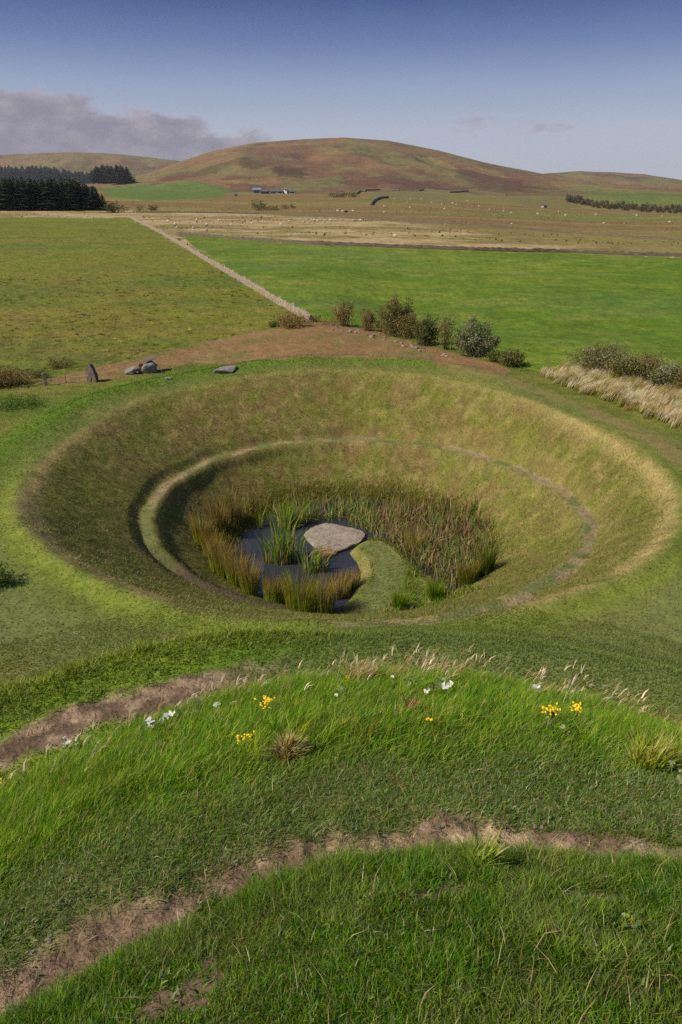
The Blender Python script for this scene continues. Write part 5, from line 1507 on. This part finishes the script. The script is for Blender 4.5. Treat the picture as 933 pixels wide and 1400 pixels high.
    tuft(590, 925, 22, 60, 'pale feathery grass tussock on the skyline at the middle of the shoulder', ['pale', 'straw'], ['straw2', 'gold'], 240, 1.0, 'grass_tussock')
    tuft(490, 935, 30, 70, 'pale feathery grass tussock left of the middle one on the shoulder', ['pale', 'straw', 'gold'], ['straw2', 'gold'], 300, .9, 'grass_tussock')
    tuft(535, 935, 22, 60, 'short straw tussock between the two pale feathery ones', ['straw', 'gold'], ['gold', 'gr3'], 200, .9, 'grass_tussock')
    tuft(560, 980, 26, 22, 'small brown grass tuft below the grey green leaf patch', ['straw2', 'rust', 'straw'], ['rust', 'straw2'], 120, .5, 'grass_tussock')
    tuft(885, 1050, 40, 80, 'yellow green tussock on the right part of the slope', ['gr3', 'gold', 'straw'], ['gr2', 'gr3'], 300, .8, 'grass_tussock')
    tuft(655, 1190, 36, 50, 'bright green grass tuft standing over the edge of the upper dirt path', ['gr3', 'gr2', 'straw'], ['gr2', 'gr1'], 130, .9, 'grass_tussock')

near_turf(); crater_turf(); field_tussocks(); rough_tufts(); seed_stalks(); tall_dry_grass(); reed_bed(); bank_weeds()
OR = (['rust', 'rust', 'gold', 'reedt', 'straw'], ['gold', 'gr3', 'gr2'])
GB = (['reedt', 'rust', 'gold'], ['reedb', 'olive2', 'gr1'])
GN = (['gr2', 'gold'], ['gr1', 'gr4'])
for a in [(276, 745, 50, 30, 'orange tipped rush clump on the left bank of the pond', *OR), (300, 722, 46, 40, 'brown drooping rush clump at the far left corner of the open water', *GB), (318, 712, 50, 40, 'dark brown rush clump hanging over the far edge of the open water', *GB),
          (302, 785, 56, 42, 'tall orange rush clump in the middle of the left bank', *OR), (325, 800, 62, 40, 'dense rust tipped rush clump at the lower left of the water', *OR), (342, 812, 58, 34, 'rush clump at the near end of the left bank', *OR), (290, 765, 46, 30, 'greener rush clump between the orange ones on the left bank', ['gold', 'rust'], ['gr3', 'gold']),
          (376, 824, 46, 44, 'small rush clump on the near shore right of the open water', *OR), (412, 832, 60, 62, 'biggest yellow green rush clump on the near shore', ['gold', 'rust', 'gr3'], ['gold', 'gr3', 'gr2']), (440, 832, 54, 52, 'rush clump right of the biggest one on the near shore', ['gold', 'rust', 'reedt'], ['gr3', 'olive']), (462, 828, 50, 50, 'brown green rush clump against the left side of the causeway', *GB),
          (546, 834, 28, 24, 'small bright green rush tuft on the causeway', *GN), (595, 818, 30, 32, 'low green rush clump at the right foot of the causeway', *GN), (478, 812, 40, 40, 'low brown rush clump at the tip of the inlet beside the causeway', *GB), (565, 766, 46, 34, 'orange rush clump between the causeway and the reeds', *OR), (640, 800, 40, 40, 'green brown rush clump at the right end of the reeds', ['gold', 'olive', 'rust'], ['gr4', 'olive']), (664, 785, 44, 30, 'dark green rush clump under the right bank', ['olive', 'gr4', 'gold'], ['gr4', 'bu5'])]:
    rush(*a)
for a in [(357, 722, 34, 12, 'thin pair of green cattails alone in the open water', 14, .2), (368, 768, 46, 20, 'slim green cattail clump standing in the middle of the water', 22, .3), (385, 768, 72, 34, 'tallest green cattail clump at the edge of the open water', 60, .3), (400, 766, 60, 30, 'green cattail clump left of the ledge stone', 46, .35), (424, 780, 46, 34, 'cattail clump right below the ledge stone', 44, .3), (440, 778, 34, 24, 'short cattail clump at the front of the ledge stone', 26, .4),
          (388, 722, 44, 34, 'leafy green cattail clump at the left end of the reed bed', 50, .3), (408, 716, 48, 30, 'green and tan cattail clump behind the left end of the slab', 44, .45)]:
    cattail(*a)
pond_rock(); stones(); path_stones(); walls(); shrubs(); forest(); right_wood(); moor_shrubs(); sheep(); farm(); mound_plants()
def haze():
    m = bpy.data.materials.new('thin_air_haze'); m.use_nodes = True
    nt = m.node_tree; nt.nodes.clear()
    out = nt.nodes.new('ShaderNodeOutputMaterial'); v = nt.nodes.new('ShaderNodeVolumePrincipled')
    v.inputs['Color'].default_value = (.80, .84, .95, 1); v.inputs['Density'].default_value = 4.2e-5; v.inputs['Anisotropy'].default_value = .2
    nt.links.new(v.outputs[0], out.inputs['Volume'])
    zs = []
    for ob in bpy.data.objects:
        if ob.type == 'MESH' and ob.get('kind') == 'structure':
            a = np.empty(len(ob.data.vertices) * 3, np.float32); ob.data.vertices.foreach_get('co', a); zs += [a[2::3].min(), a[2::3].max()]
    bm = bmesh.new()
    bmesh.ops.create_cube(bm, size=1, matrix=Matrix.Translation((0, 0, (min(zs) - 1 + max(zs) + 30) / 2)) @ Matrix.Diagonal((15000, 15000, max(zs) - min(zs) + 31, 1)))
    ob = bm_obj('haze', bm, m); ob['kind'] = 'stuff'
haze()
